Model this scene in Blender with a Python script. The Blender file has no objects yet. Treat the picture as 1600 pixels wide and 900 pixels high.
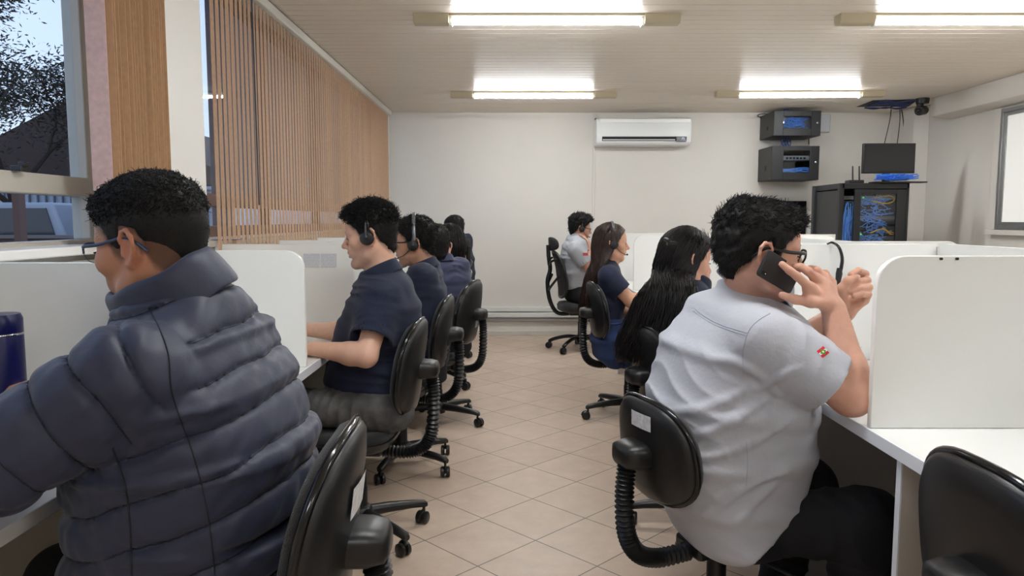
import bpy, bmesh, math, random, time
import numpy as np
from mathutils import Vector, Matrix
C = bpy.context.scene.collection
SC = bpy.context.scene
PI = math.pi
random.seed(7)

# ---------------------------------------------------------------- camera, sky, exposure
CAM_H = 1.25
FOC = 1155.6                                   # focal length in pixels of the 1600 wide frame (26 mm)
TH = math.atan(107.0 / FOC)
cam_d = bpy.data.cameras.new('camera'); cam_d.lens = 26.0; cam_d.sensor_width = 36.0; cam_d.sensor_fit = 'HORIZONTAL'
cam_d.clip_start = 0.02; cam_d.clip_end = 200
cam = bpy.data.objects.new('camera', cam_d); C.objects.link(cam)
cam.location = (0, 0, CAM_H); cam.rotation_euler = (PI / 2 - TH, 0, 0)
SC.camera = cam
w = bpy.data.worlds.new('sky'); SC.world = w; w.use_nodes = True
nt = w.node_tree; bg = nt.nodes['Background']
tcw = nt.nodes.new('ShaderNodeTexCoord'); sepw = nt.nodes.new('ShaderNodeSeparateXYZ'); rw = nt.nodes.new('ShaderNodeValToRGB')
nt.links.new(tcw.outputs['Generated'], sepw.inputs[0]); nt.links.new(sepw.outputs['Z'], rw.inputs[0]); nt.links.new(rw.outputs[0], bg.inputs[0])
rw.color_ramp.elements[0].position = 0.0; rw.color_ramp.elements[0].color = (.72, .80, .95, 1)
rw.color_ramp.elements[1].position = .6; rw.color_ramp.elements[1].color = (.46, .62, .95, 1)
bg.inputs[1].default_value = 1.5
SC.view_settings.view_transform = 'Standard'
try: SC.view_settings.look = 'None'
except Exception: pass
SC.view_settings.gamma = 1.0; SC.view_settings.use_curve_mapping = False
SC.view_settings.exposure = 0.12
LAMP = 134.0                                    # brightness of the LED tubes
CEIL = 2.37

def at(px, py, Y):
    """world point at distance Y into the room, seen at the given place of the photo"""
    a, b = (px - 800.0) / FOC, -(py - 450.0) / FOC
    c, s = math.cos(TH), math.sin(TH)
    y = c + b * s; z = -s + b * c
    k = Y / y
    return Vector((a * k, Y, CAM_H + z * k))

# ---------------------------------------------------------------- materials
def lin(c):
    def f(v):
        v /= 255.0
        return v / 12.92 if v <= .04045 else ((v + .055) / 1.055) ** 2.4
    return (f(c[0]), f(c[1]), f(c[2]), 1.0)
MATS = {}
def mat(name, rgb, rough=.5, metal=0., spec=.5, noise=0., nscale=30., bump=0., bscale=120., emit=0., sheen=0., coat=0., trans=0., alpha=1., stretch=None):
    if name in MATS: return MATS[name]
    m = bpy.data.materials.new(name); m.use_nodes = True; t = m.node_tree; b = t.nodes['Principled BSDF']
    col = lin(rgb)
    b.inputs['Base Color'].default_value = col; b.inputs['Roughness'].default_value = rough; b.inputs['Metallic'].default_value = metal
    b.inputs['Specular IOR Level'].default_value = spec
    if sheen: b.inputs['Sheen Weight'].default_value = sheen
    if coat: b.inputs['Coat Weight'].default_value = coat; b.inputs['Coat Roughness'].default_value = .15
    if trans: b.inputs['Transmission Weight'].default_value = trans
    if alpha < 1: b.inputs['Alpha'].default_value = alpha
    if emit:
        b.inputs['Emission Color'].default_value = col; b.inputs['Emission Strength'].default_value = emit
    if noise or bump:
        tc = t.nodes.new('ShaderNodeTexCoord'); mp = t.nodes.new('ShaderNodeMapping')
        t.links.new(tc.outputs['Object'], mp.inputs[0])
        if stretch: mp.inputs['Scale'].default_value = stretch
    if noise:
        n = t.nodes.new('ShaderNodeTexNoise'); n.inputs['Scale'].default_value = nscale; n.inputs['Detail'].default_value = 5
        t.links.new(mp.outputs[0], n.inputs['Vector'])
        mx = t.nodes.new('ShaderNodeMix'); mx.data_type = 'RGBA'
        mx.inputs['A'].default_value = tuple(max(0, v * (1 - noise)) for v in col[:3]) + (1,)
        mx.inputs['B'].default_value = tuple(min(1, v * (1 + noise)) for v in col[:3]) + (1,)
        t.links.new(n.outputs['Fac'], mx.inputs['Factor']); t.links.new(mx.outputs['Result'], b.inputs['Base Color'])
    if bump:
        n2 = t.nodes.new('ShaderNodeTexNoise'); n2.inputs['Scale'].default_value = bscale; n2.inputs['Detail'].default_value = 3
        t.links.new(mp.outputs[0], n2.inputs['Vector'])
        bp = t.nodes.new('ShaderNodeBump'); bp.inputs['Strength'].default_value = bump; bp.inputs['Distance'].default_value = .004
        t.links.new(n2.outputs['Fac'], bp.inputs['Height']); t.links.new(bp.outputs[0], b.inputs['Normal'])
    MATS[name] = m
    return m

M_wall = mat('painted wall', (215, 211, 204), .75, noise=.05, nscale=2.2, bump=.25, bscale=18)
M_white = mat('white laminate', (240, 240, 236), .22, spec=.45)
M_edge = mat('white edge band', (222, 226, 232), .3)
M_graphite = mat('graphite laminate', (190, 183, 175), .45, noise=.04)
M_frame = mat('window frame paint', (196, 190, 178), .5, noise=.06, nscale=12)
M_alu = mat('aluminium', (165, 167, 166), .35, .7)
M_beige = mat('beige enamel', (190, 178, 150), .4)
M_plastic = mat('black plastic', (22, 22, 23), .38, bump=.06, bscale=500)
M_gloss = mat('glossy black rim', (16, 16, 17), .16)
M_fabric = mat('black chair fabric', (26, 26, 28), .95, noise=.5, nscale=420, bump=.7, bscale=420, sheen=.2)
M_mesh = mat('black mesh fabric', (24, 24, 25), .8, bump=.5, bscale=300)
M_rack = mat('rack steel', (30, 31, 34), .5)
M_dark = mat('dark interior', (10, 10, 12), .7)
M_blue = mat('blue cable', (92, 146, 232), .45, noise=.4, nscale=9)
M_yellow = mat('yellow cable', (214, 168, 50), .45)
M_lightgrey = mat('pale grey panel', (205, 206, 212), .5)
M_paper = mat('paper', (226, 228, 230), .8)
M_acwhite = mat('air conditioner white', (226, 228, 228), .35)
M_black = mat('black screen', (14, 14, 16), .22)
M_chrome = mat('chrome', (200, 200, 205), .18, 1.)
M_cap = mat('socket white', (230, 230, 224), .4)

def glass_mat(name, tint=(1, 1, 1), refl=.1):
    m = bpy.data.materials.new(name); m.use_nodes = True; t = m.node_tree; t.nodes.clear()
    o = t.nodes.new('ShaderNodeOutputMaterial'); tr = t.nodes.new('ShaderNodeBsdfTransparent'); tr.inputs[0].default_value = (*tint, 1)
    g = t.nodes.new('ShaderNodeBsdfGlossy'); g.inputs['Roughness'].default_value = .02
    lw = t.nodes.new('ShaderNodeLayerWeight'); lw.inputs[0].default_value = .5; pw = t.nodes.new('ShaderNodeMath'); pw.operation = 'POWER'; pw.inputs[1].default_value = 4
    f = t.nodes.new('ShaderNodeMath'); f.operation = 'MULTIPLY_ADD'; f.inputs[1].default_value = .5; f.inputs[2].default_value = .03
    t.links.new(lw.outputs['Facing'], pw.inputs[0]); t.links.new(pw.outputs[0], f.inputs[0]); mx = t.nodes.new('ShaderNodeMixShader')
    t.links.new(f.outputs[0], mx.inputs[0]); t.links.new(tr.outputs[0], mx.inputs[1]); t.links.new(g.outputs[0], mx.inputs[2]); t.links.new(mx.outputs[0], o.inputs[0])
    return m
M_glass = glass_mat('window glass', (.86, .9, .93))
M_clear = glass_mat('clear glass', (.95, .97, .97))

# floor: cream tiles laid on the diagonal
M_tile = bpy.data.materials.new('floor tiles'); M_tile.use_nodes = True
t = M_tile.node_tree; b = t.nodes['Principled BSDF']
geo = t.nodes.new('ShaderNodeNewGeometry'); mp = t.nodes.new('ShaderNodeMapping'); mp.vector_type = 'TEXTURE'
TILE = .306
p0 = at(836.7, 844.4, 2.70); k0 = CAM_H / (CAM_H - p0.z)
mp.inputs['Location'].default_value = (p0.x * k0, 2.70 * k0, 0); mp.inputs['Rotation'].default_value = (0, 0, PI / 4); mp.inputs['Scale'].default_value = (TILE, TILE, TILE)
t.links.new(geo.outputs['Position'], mp.inputs[0])
br = t.nodes.new('ShaderNodeTexBrick'); br.offset = 0; br.squash = 1
for k, v in (('Scale', 1), ('Mortar Size', .0085), ('Mortar Smooth', .1), ('Brick Width', 1), ('Row Height', 1), ('Bias', 0)): br.inputs[k].default_value = v
br.inputs['Color1'].default_value = lin((206, 186, 168)); br.inputs['Color2'].default_value = lin((198, 178, 160)); br.inputs['Mortar'].default_value = lin((112, 108, 94))
t.links.new(mp.outputs[0], br.inputs['Vector'])
n = t.nodes.new('ShaderNodeTexNoise'); n.inputs['Scale'].default_value = 9; n.inputs['Detail'].default_value = 8; n.inputs['Roughness'].default_value = .7
t.links.new(geo.outputs['Position'], n.inputs['Vector'])
rp = t.nodes.new('ShaderNodeValToRGB'); rp.color_ramp.elements[0].position = .3; rp.color_ramp.elements[0].color = (.86, .85, .84, 1); rp.color_ramp.elements[1].position = .7; rp.color_ramp.elements[1].color = (1.04, 1.03, 1.02, 1)
t.links.new(n.outputs['Fac'], rp.inputs[0])
mx = t.nodes.new('ShaderNodeMix'); mx.data_type = 'RGBA'; mx.blend_type = 'MULTIPLY'; mx.inputs['Factor'].default_value = 1
t.links.new(br.outputs['Color'], mx.inputs['A']); t.links.new(rp.outputs[0], mx.inputs['B']); t.links.new(mx.outputs['Result'], b.inputs['Base Color'])
b.inputs['Roughness'].default_value = .36; b.inputs['Specular IOR Level'].default_value = .35
bp = t.nodes.new('ShaderNodeBump'); bp.inputs['Strength'].default_value = .3; bp.inputs['Distance'].default_value = .002; bp.invert = True
t.links.new(br.outputs['Fac'], bp.inputs['Height']); t.links.new(bp.outputs[0], b.inputs['Normal'])

M_ceil = mat('glossy pvc ceiling boards', (228, 218, 205), .30, spec=.05, noise=.05, nscale=1.3, bump=.05, bscale=4)

# blind fabric lets some daylight through
def fabric_through(name, rgb, k=.3):
    m = bpy.data.materials.new(name); m.use_nodes = True; t = m.node_tree; b = t.nodes['Principled BSDF']; o = t.nodes['Material Output']
    tc = t.nodes.new('ShaderNodeTexCoord'); n = t.nodes.new('ShaderNodeTexNoise'); n.inputs['Scale'].default_value = 60; n.inputs['Detail'].default_value = 4
    t.links.new(tc.outputs['Object'], n.inputs[0]); mx = t.nodes.new('ShaderNodeMix'); mx.data_type = 'RGBA'
    c = lin(rgb); mx.inputs['A'].default_value = tuple(v * .8 for v in c[:3]) + (1,); mx.inputs['B'].default_value = tuple(min(1, v * 1.2) for v in c[:3]) + (1,)
    t.links.new(n.outputs['Fac'], mx.inputs['Factor']); t.links.new(mx.outputs['Result'], b.inputs['Base Color']); b.inputs['Roughness'].default_value = .9
    tr = t.nodes.new('ShaderNodeBsdfTranslucent'); t.links.new(mx.outputs['Result'], tr.inputs[0])
    ms = t.nodes.new('ShaderNodeMixShader'); ms.inputs[0].default_value = k
    t.links.new(b.outputs[0], ms.inputs[1]); t.links.new(tr.outputs[0], ms.inputs[2]); t.links.new(ms.outputs[0], o.inputs[0])
    return m
M_blind = fabric_through('tan blind fabric', (200, 166, 138), .2)
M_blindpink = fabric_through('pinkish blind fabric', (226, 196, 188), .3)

# ---------------------------------------------------------------- mesh helpers
def frame_of(d):
    d = Vector(d).normalized(); a = Vector((0, 0, 1)) if abs(d.z) < .95 else Vector((1, 0, 0))
    u = d.cross(a).normalized(); return u, d.cross(u).normalized()
class MB:
    def __init__(s): s.v = []; s.f = []; s.m = []; s.cur = 0
    def add(s, vs, fs):
        n = len(s.v); s.v += [tuple(v) for v in vs]; s.f += [tuple(i + n for i in f) for f in fs]; s.m += [s.cur] * len(fs); return s
    def box(s, lo, hi, M=None):
        x0, y0, z0 = lo; x1, y1, z1 = hi
        vs = [(x0, y0, z0), (x1, y0, z0), (x1, y1, z0), (x0, y1, z0), (x0, y0, z1), (x1, y0, z1), (x1, y1, z1), (x0, y1, z1)]
        if M: vs = [M @ Vector(v) for v in vs]
        return s.add(vs, [(0, 3, 2, 1), (4, 5, 6, 7), (0, 1, 5, 4), (1, 2, 6, 5), (2, 3, 7, 6), (3, 0, 4, 7)])
    def loft(s, rings, cap=True, closed=False):
        n = len(rings[0]); vs = [p for r in rings for p in r]; fs = []
        R = len(rings)
        for i in range(R if closed else R - 1):
            for j in range(n):
                a, b_ = i * n + j, i * n + (j + 1) % n; i2 = (i + 1) % R
                fs.append((a, b_, i2 * n + (j + 1) % n, i2 * n + j))
        if cap and not closed:
            fs.append(tuple(range(n - 1, -1, -1))); fs.append(tuple((R - 1) * n + j for j in range(n)))
        return s.add(vs, fs)
    def tube(s, pts, r, n=10, cap=True, closed=False, flat=None):
        pts = [Vector(p) for p in pts]; R = []; prev = None
        for i, p in enumerate(pts):
            if closed: d = pts[(i + 1) % len(pts)] - pts[i - 1]
            else: d = pts[min(i + 1, len(pts) - 1)] - pts[max(i - 1, 0)]
            d.normalize()
            if prev is None: u, v = frame_of(d)
            else:
                u = prev - d * prev.dot(d); u.normalize(); v = d.cross(u)
            prev = u; rr = r[i] if hasattr(r, '__len__') else r
            k = flat or 1
            R.append([p + (u * math.cos(2 * PI * j / n) + v * math.sin(2 * PI * j / n) * k) * rr for j in range(n)])
        return s.loft(R, cap, closed)
    def cyl(s, a, b_, r0, r1=None, n=20): return s.tube([a, b_], [r0, r0 if r1 is None else r1], n)
    def lathe(s, prof, n=24, M=None, cap=True):
        R = []
        for r, z in prof:
            ring = [Vector((r * math.cos(2 * PI * j / n), r * math.sin(2 * PI * j / n), z)) for j in range(n)]
            R.append([M @ p for p in ring] if M else ring)
        return s.loft(R, cap)
    def ball(s, c, r, n=14, M=None):
        c = Vector(c); r = Vector((r, r, r)) if not hasattr(r, '__len__') else Vector(r)
        R = []
        for i in range(1, n):
            a = PI * i / n; ring = []
            for j in range(2 * n):
                q = Vector((math.sin(a) * math.cos(PI * j / n) * r.x, math.sin(a) * math.sin(PI * j / n) * r.y, -math.cos(a) * r.z))
                ring.append(c + (M @ q if M else q))
            R.append(ring)
        return s.loft(R, True)
    def prism(s, poly, a, b_, axis=1):
        """polygon of 2D points pushed from a to b_ along axis"""
        def P(p, h): q = list(p); q.insert(axis, h); return q
        n = len(poly); vs = [P(p, a) for p in poly] + [P(p, b_) for p in poly]
        fs = [tuple(range(n)), tuple(range(2 * n - 1, n - 1, -1))] + [(j, j + n, (j + 1) % n + n, (j + 1) % n) for j in range(n)]
        return s.add(vs, fs)
    def build(s, name, m, parent=None, bevel=0., seg=2, smooth=40, M=None, sub=0):
        me = bpy.data.meshes.new(name); me.from_pydata(s.v, [], s.f)
        if M: me.transform(M)
        for x in (m if isinstance(m, (list, tuple)) else [m]): me.materials.append(x)
        me.polygons.foreach_set('material_index', s.m)
        bm = bmesh.new(); bm.from_mesh(me); bmesh.ops.recalc_face_normals(bm, faces=bm.faces); bm.to_mesh(me); bm.free()
        me.shade_smooth()
        if smooth < 180: me.set_sharp_from_angle(angle=math.radians(smooth))
        o = bpy.data.objects.new(name, me); C.objects.link(o)
        if parent: o.parent = parent
        if bevel:
            d = o.modifiers.new('bevel', 'BEVEL'); d.width = bevel; d.segments = seg; d.limit_method = 'ANGLE'; d.harden_normals = False
        if sub:
            d = o.modifiers.new('sub', 'SUBSURF'); d.levels = sub; d.render_levels = sub
        return o
def tag(o, label=None, cat=None, group=None, kind=None):
    if label: o['label'] = label
    if cat: o['category'] = cat
    if group: o['group'] = group
    if kind: o['kind'] = kind
    return o
def thing(name, label, cat, loc=(0, 0, 0), rz=0, group=None):
    o = bpy.data.objects.new(name, None); o.empty_display_size = .1; C.objects.link(o)
    o.location = loc; o.rotation_euler = (0, 0, rz)
    return tag(o, label, cat, group)
def struct(name, mb, m, **k): return tag(mb.build(name, m, **k), kind='structure')
def copy_tree(o, parent=None):
    c = o.copy(); C.objects.link(c)
    if parent is not None: c.parent = parent
    for ch in list(o.children): copy_tree(ch, c)
    return c
def smooth_path(pts, n=8):
    """Catmull-Rom through the points"""
    P = [Vector(p) for p in pts]; out = []
    for i in range(len(P) - 1):
        a, b_, c, d = P[max(i - 1, 0)], P[i], P[i + 1], P[min(i + 2, len(P) - 1)]
        for k in range(n):
            t_ = k / n
            out.append(.5 * ((2 * b_) + (c - a) * t_ + (2 * a - 5 * b_ + 4 * c - d) * t_ ** 2 + (3 * b_ - a - 3 * c + d) * t_ ** 3))
    return out + [P[-1]]
# ================================================================ the room
WL, WR, WB, WF = -1.34, 4.10, 7.93, -3.2      # left, right, back wall, wall behind the camera
struct('floor', MB().box((WL - .2, WF - .2, -.1), (WR + .2, WB + .2, 0)), M_tile)
# ceiling of narrow boards with open grooves
pr = []
y = WF - .1
while y < WB + .1:
    pr += [(y, CEIL), (y + .092, CEIL), (y + .094, CEIL + .004), (y + .098, CEIL + .004)]; y += .1
mb = MB()
vs = [(x, p[0], p[1]) for p in pr for x in (WL - .2, WR + .2)]
mb.add(vs, [(2 * i, 2 * i + 1, 2 * i + 3, 2 * i + 2) for i in range(len(pr) - 1)])
n = len(pr)
mb.add([(WL - .2, WF - .1, CEIL + .06), (WR + .2, WF - .1, CEIL + .06), (WR + .2, WB + .1, CEIL + .06), (WL - .2, WB + .1, CEIL + .06)], [(0, 1, 2, 3)])
struct('ceiling', mb, M_ceil, smooth=20)
struct('wall_back', MB().box((WL - .2, WB, 0), (WR + .2, WB + .15, CEIL + .05)), M_wall)
struct('wall_front', MB().box((WL - .2, WF - .15, 0), (WR + .2, WF, CEIL + .05)), M_wall)
# left wall with two window openings
W1, W2, SILL, HEAD = (.3, 2.79), (3.17, 7.75), 1.17, 2.36
mb = MB()
xo = WL - .14
mb.box((xo, WF, 0), (WL, WB, SILL)); mb.box((xo, WF, HEAD), (WL, WB, CEIL + .05))
mb.box((xo, WF, SILL), (WL, W1[0], HEAD)); mb.box((xo, W1[1], SILL), (WL, W2[0], HEAD)); mb.box((xo, W2[1], SILL), (WL, WB, HEAD))
struct('wall_left', mb, M_wall)
struct('trim_1', MB().box((WL, 2.80, 0), (WL + .05, 3.16, CEIL)), mat('column paint', (244, 241, 234), .5, bump=.1, bscale=25), bevel=.012)
# right wall: recessed panel under a beam, pilaster at the corner, a bay that steps forward
RB = 3.90
struct('wall_right', MB().box((WR, WF, 0), (WR + .15, WB, CEIL + .05)), M_wall)
struct('trim_2', MB().prism([(RB, 2.20), (RB, CEIL), (WR, CEIL), (WR, 2.18)], WF, 7.0, 1), M_wall, bevel=.006)
struct('trim_3', MB().prism([(WR, WB - .55), (WR, WB), (WR - .10, WB), (WR - .10, WB - .45)], 0, CEIL, 2), M_wall, bevel=.006)
def win(name, y0, y1, z0, z1, xg, mulls, rails, fr=.05, dep=.06, m=M_frame, glass=M_glass):
    f = MB()
    f.box((xg - dep / 2, y0, z0), (xg + dep / 2, y1, z0 + fr)); f.box((xg - dep / 2, y0, z1 - fr), (xg + dep / 2, y1, z1))
    for yy in [y0 + fr / 2, y1 - fr / 2] + mulls: f.box((xg - dep / 2, yy - fr / 2, z0 + fr), (xg + dep / 2, yy + fr / 2, z1 - fr))
    for a, b_ in rails: f.box((xg - dep / 2 - .005, y0 + fr, a), (xg + dep / 2 + .012, y1 - fr, b_))
    o = f.build(name, m, bevel=.004); tag(o, kind='structure')
    MB().box((xg - .003, y0 + .01, z0 + .01), (xg + .003, y1 - .01, z1 - .01)).build('pane', glass, o)
    return o
w1 = win('window_1', .3, 2.79, 1.135, 2.36, -1.43, [1.2, 2.49], [(1.325, 1.385)])
MB().box((-1.39, 2.07, 1.385), (-1.36, 2.11, 1.40)).box((-1.375, 2.08, 1.395), (-1.355, 2.10, 1.41)).build('latch', M_plastic, w1, bevel=.002)
w2 = win('window_2', 3.17, 7.75, 1.17, 2.36, -1.43, [4.3, 5.4, 6.5], [(1.31, 1.37)], m=mat('brown frame', (120, 92, 76), .5))
struct('trim_5', MB().box((-1.47, .3, 1.145), (-1.27, 2.79, 1.172)), M_white, bevel=.004)      # sill
struct('trim_6', MB().box((-1.40, 3.17, 1.13), (-1.30, 7.75, 1.158)), M_frame, bevel=.004)
# right window: aluminium frame and a milky lit pane
xw = WR - .02
rw_y1 = 6.25; 
M_milky = mat('milky lit pane', (238, 238, 233), .5, emit=.32)
f = MB()
for k in range(3):
    e = .03 * k
    f.box((xw - .02 + .015 * k, 3.4, 1.17 + e), (xw + .01, rw_y1 - e, 1.20 + e)); f.box((xw - .02 + .015 * k, 3.4, 2.13 - e), (xw + .01, rw_y1 - e, 2.16 - e)); f.box((xw - .02 + .015 * k, rw_y1 - .03 - e, 1.20 + e), (xw + .01, rw_y1 - e, 2.13 - e))
w3 = tag(f.build('window_3', M_alu, bevel=.003), kind='structure')
MB().box((xw + .004, 3.4, 1.19), (xw + .02, rw_y1 - .02, 2.14)).build('pane', M_milky, w3)
struct('trim_7', MB().box((xw - .03, 3.3, 1.12), (WR, rw_y1 + .10, 1.165)).box((xw - .015, rw_y1 + .002, 1.166), (WR, rw_y1 + .09, 2.175)), M_wall, bevel=.004)
# trunking along the back wall, the conduit line up the wall, corner pipe
mb = MB(); mb.box((WL, WB - .05, .262), (WR, WB, .315)); mb.box((WL, WB - .05, .20), (WR, WB, .255))
struct('trim_8', mb, mat('trunking white', (214, 215, 212), .45), bevel=.008)
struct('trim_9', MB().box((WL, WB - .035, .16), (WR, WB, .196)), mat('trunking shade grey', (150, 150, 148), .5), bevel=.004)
xx = at(928, 240, WB).x
struct('trim_10', MB().box((xx - .012, WB - .014, .315), (xx + .012, WB, CEIL)), M_wall, bevel=.003)
struct('baseboard_back', MB().box((WL, WB - .012, 0), (WR, WB, .05)), mat('scuffed base', (198, 194, 184), .7, noise=.12, nscale=9), bevel=.003)
xx = at(606, 240, WB - .03).x
struct('trim_11', MB().tube([(xx, WB - .025, .32), (xx, WB - .025, CEIL)], .016, 10), M_wall)

# ---------------------------------------------------------------- fluorescent fixtures
M_tube = bpy.data.materials.new('lit tube'); M_tube.use_nodes = True
b = M_tube.node_tree.nodes['Principled BSDF']; b.inputs['Emission Color'].default_value = (.95, .98, 1, 1); b.inputs['Emission Strength'].default_value = LAMP
t = M_tube.node_tree; ge = t.nodes.new('ShaderNodeNewGeometry'); sx_ = t.nodes.new('ShaderNodeSeparateXYZ'); mr = t.nodes.new('ShaderNodeMapRange')     # the diodes shine downwards: the flanks of the tube are weaker
mr.inputs['From Min'].default_value = -1; mr.inputs['From Max'].default_value = -.05; mr.inputs['To Min'].default_value = LAMP; mr.inputs['To Max'].default_value = LAMP * .045
t.links.new(ge.outputs['Normal'], sx_.inputs[0]); t.links.new(sx_.outputs['Z'], mr.inputs['Value']); t.links.new(mr.outputs[0], b.inputs['Emission Strength'])
fix = None
LAMPS = [(.19, 4.19), (.19, 6.66), (2.52, 4.19), (2.52, 6.62), (.19, 1.7), (2.52, 1.7), (.19, -.8), (2.52, -.8)]
LL = ['ceiling lamp nearest above the aisle with a white lit tube', 'ceiling lamp above the aisle in front of the air conditioner', 'ceiling lamp cut off by the right edge of the photo', 'ceiling lamp in front of the black wall cabinets']
for i, (x, yy) in enumerate(LAMPS):
    lab = LL[i] if i < 4 else 'ceiling lamp behind the photographer, out of the picture'
    if fix is None:
        fix = thing('ceiling_lamp', lab, 'lamp', (x, yy, CEIL), group='ceiling lamps')
        for s in (-1, 1): MB().prism([(-.045, .002), (.045, .002), (.045, -.03), (.034, -.052), (-.034, -.052), (-.045, -.03)], s * .535, s * .73, 0).build('end_housing', M_beige, fix, bevel=.004)
        MB().box((-.536, -.04, -.012), (.536, .04, .002)).build('back_plate', M_beige, fix, bevel=.003)
        for s in (-1, 1): MB().box((s * .527 - .009, -.018, -.062), (s * .527 + .009, .018, -.012)).build('socket', M_cap, fix, bevel=.004)
        MB().prism([(.026 * math.cos(a_), -.026 + .026 * math.sin(a_)) for a_ in [PI * (1.03 + .94 * k_ / 14) for k_ in range(15)]], -.522, .522, 0).build('tube', M_tube, fix)
    else:
        c = copy_tree(fix); c.location = (x, yy, CEIL); c['label'] = lab
        if i in (2, 3): c.rotation_euler = (0, 0, -.02 if i == 3 else 0)

# ---------------------------------------------------------------- blinds
bl = thing('vertical_blind', 'long tan vertical blind drawn across the far left window', 'blind', (-1.27, 5.4, 1.1))
mb = MB(); rnd = random.Random(3)
y = 3.22
while y < 7.72:
    an = -math.atan2(.15, .99) + rnd.uniform(-.09, .09); wd = .0138
    sx, sy = -math.sin(an) * wd, math.cos(an) * wd; nx, ny = sy / wd * .0007, -sx / wd * .0007
    zb = 1.085 + rnd.uniform(-.004, .004) - 1.1
    X0, Y0 = 0, y - 5.4
    q = [(X0 - sx + nx, Y0 - sy + ny), (X0 + sx + nx, Y0 + sy + ny), (X0 + sx - nx, Y0 + sy - ny), (X0 - sx - nx, Y0 - sy - ny)]
    mb.prism(q, zb, 2.315 - 1.1, 2); y += .057
mb.build('slats', M_blind, bl)
mb = MB(); mb.box((-.03, 3.16 - 5.4, 1.215), (.03, 7.76 - 5.4, 1.262)); mb.build('head_rail', mat('rail white', (222, 218, 208), .4), bl, bevel=.006)
MB().tube([(.035, 3.62 - 5.4, 1.215), (.04, 3.62 - 5.4, .22)], .004, 6).build('pull_cord', mat('cord grey', (70, 70, 74), .6), bl)
b2 = thing('vertical_blind', 'brown vertical blind bunched up against the white column', 'blind', (-1.245, 2.45, 1.1))
mb = MB(); yy = 2.29
while yy < 2.66:
    a = rnd.uniform(-.05, .05)
    M = Matrix.Translation((rnd.uniform(-.009, .009), yy - 2.45, 0)) @ Matrix.Rotation(a, 4, 'Z')
    mb.box((-.042, -.0007, 0), (.042, .0007, 1.2), M); yy += .017
mb.build('slats', mat('brown blind fabric', (200, 162, 124), .9, noise=.15, nscale=60), b2)
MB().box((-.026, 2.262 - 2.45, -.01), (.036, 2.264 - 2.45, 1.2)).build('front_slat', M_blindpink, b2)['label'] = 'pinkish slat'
MB().box((-.03, -2.1, 1.2), (.03, .32, 1.25)).build('head_rail', MATS['rail white'], b2, bevel=.006)
# ================================================================ desks and partitions
DR, DL = .855, -.695                          # front edges of the right and left row of worktops
def rounded(poly_w, x0, x1, z0, z1, r, left=True):
    """partition outline in XZ with one rounded top corner"""
    pts = [(x0, z0), (x1, z0)]
    if left: pts += [(x1, z1)] + [(x0 + r - r * math.sin(a), z1 - r + r * math.cos(a)) for a in [PI / 2 * k / 8 for k in range(9)]]
    else: pts += [(x1 - r + r * math.cos(a), z1 - r + r * math.sin(a)) for a in [PI / 2 * k / 8 for k in range(9)]] + [(x0, z1)]
    return pts
wt = thing('worktop', 'continuous white worktop of the right row of call stations', 'desk', (DR, 3.0, 0))
MB().box((0, -2.4, .722), (.644, 3.1, .75)).build('top', M_white, wt, bevel=.002)
MB().box((-.004, -2.4, .720), (0, 3.1, .751)).build('edge_band', M_edge, wt, bevel=.001)
DYR = [.88, 1.746, 2.615, 3.487, 4.36, 5.23, 6.08]
names_r = {1: 'white partition right of the man in the pale shirt, nearest on the right', 2: 'white partition between the phoning man and the long haired woman', 3: 'white partition behind the woman with the hair clip',
           4: 'white partition in front of the straight haired woman', 5: 'white partition behind the straight haired woman', 6: 'white partition closing the far end of the right row', 0: 'white partition out of the picture, nearest the photographer'}
for i, yy in enumerate(DYR):
    ztop = 1.165 if i < 3 else 1.14
    o = i and MB().prism(rounded(0, DR + .005, DR + .64, .751, ztop, .07, True), yy - .009, yy + .009, 1).build('desk_partition', [M_white], bevel=.002)
    if i: tag(o, names_r[i], 'partition', 'white partitions of the right row')
    o2 = MB().box((DR + .012, yy - .149, 0), (DR + .62, yy - .131, .722)).build('desk_leg_panel', M_graphite, wt and None, bevel=.001)
    o2.parent = wt; o2.matrix_parent_inverse = wt.matrix_world.inverted(); o2.location = (-wt.location.x, -wt.location.y, 0)
    e = MB().box((DR + .008, yy - .150, 0), (DR + .012, yy - .130, .722)).build('leg_panel_edge', M_edge, wt, bevel=.0005); e.location = (-wt.location.x, -wt.location.y, 0)
for o in wt.children:
    o.matrix_parent_inverse = Matrix.Identity(4)
for k, x_ in enumerate((1470, 1495)):
    q = at(x_, 398.5, 1.737); tag(MB().cyl((q.x, 1.732, 1.158), (q.x, 1.738, 1.158), .0032, n=10).build('screw', M_dark), ['left one of two small dark screws in the nearest right partition', 'right one of two small dark screws in the nearest right partition'][k], 'screw', 'screws in the partition')
YE = [.6, 2.6, 4.36, 6.08]
lab = ['long white rear panel behind the nearest right hand stations', 'white rear panel behind the phoning man and the hair clip woman', 'white rear panel at the far end of the right row']
for i in range(3):
    tag(MB().box((DR + .645, YE[i] + .001, .0), (DR + .668, YE[i + 1] - .001, 1.166 - .012 * i)).build('rear_panel', M_white, bevel=.002), lab[i], 'partition', 'rear panels of the right row')
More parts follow.
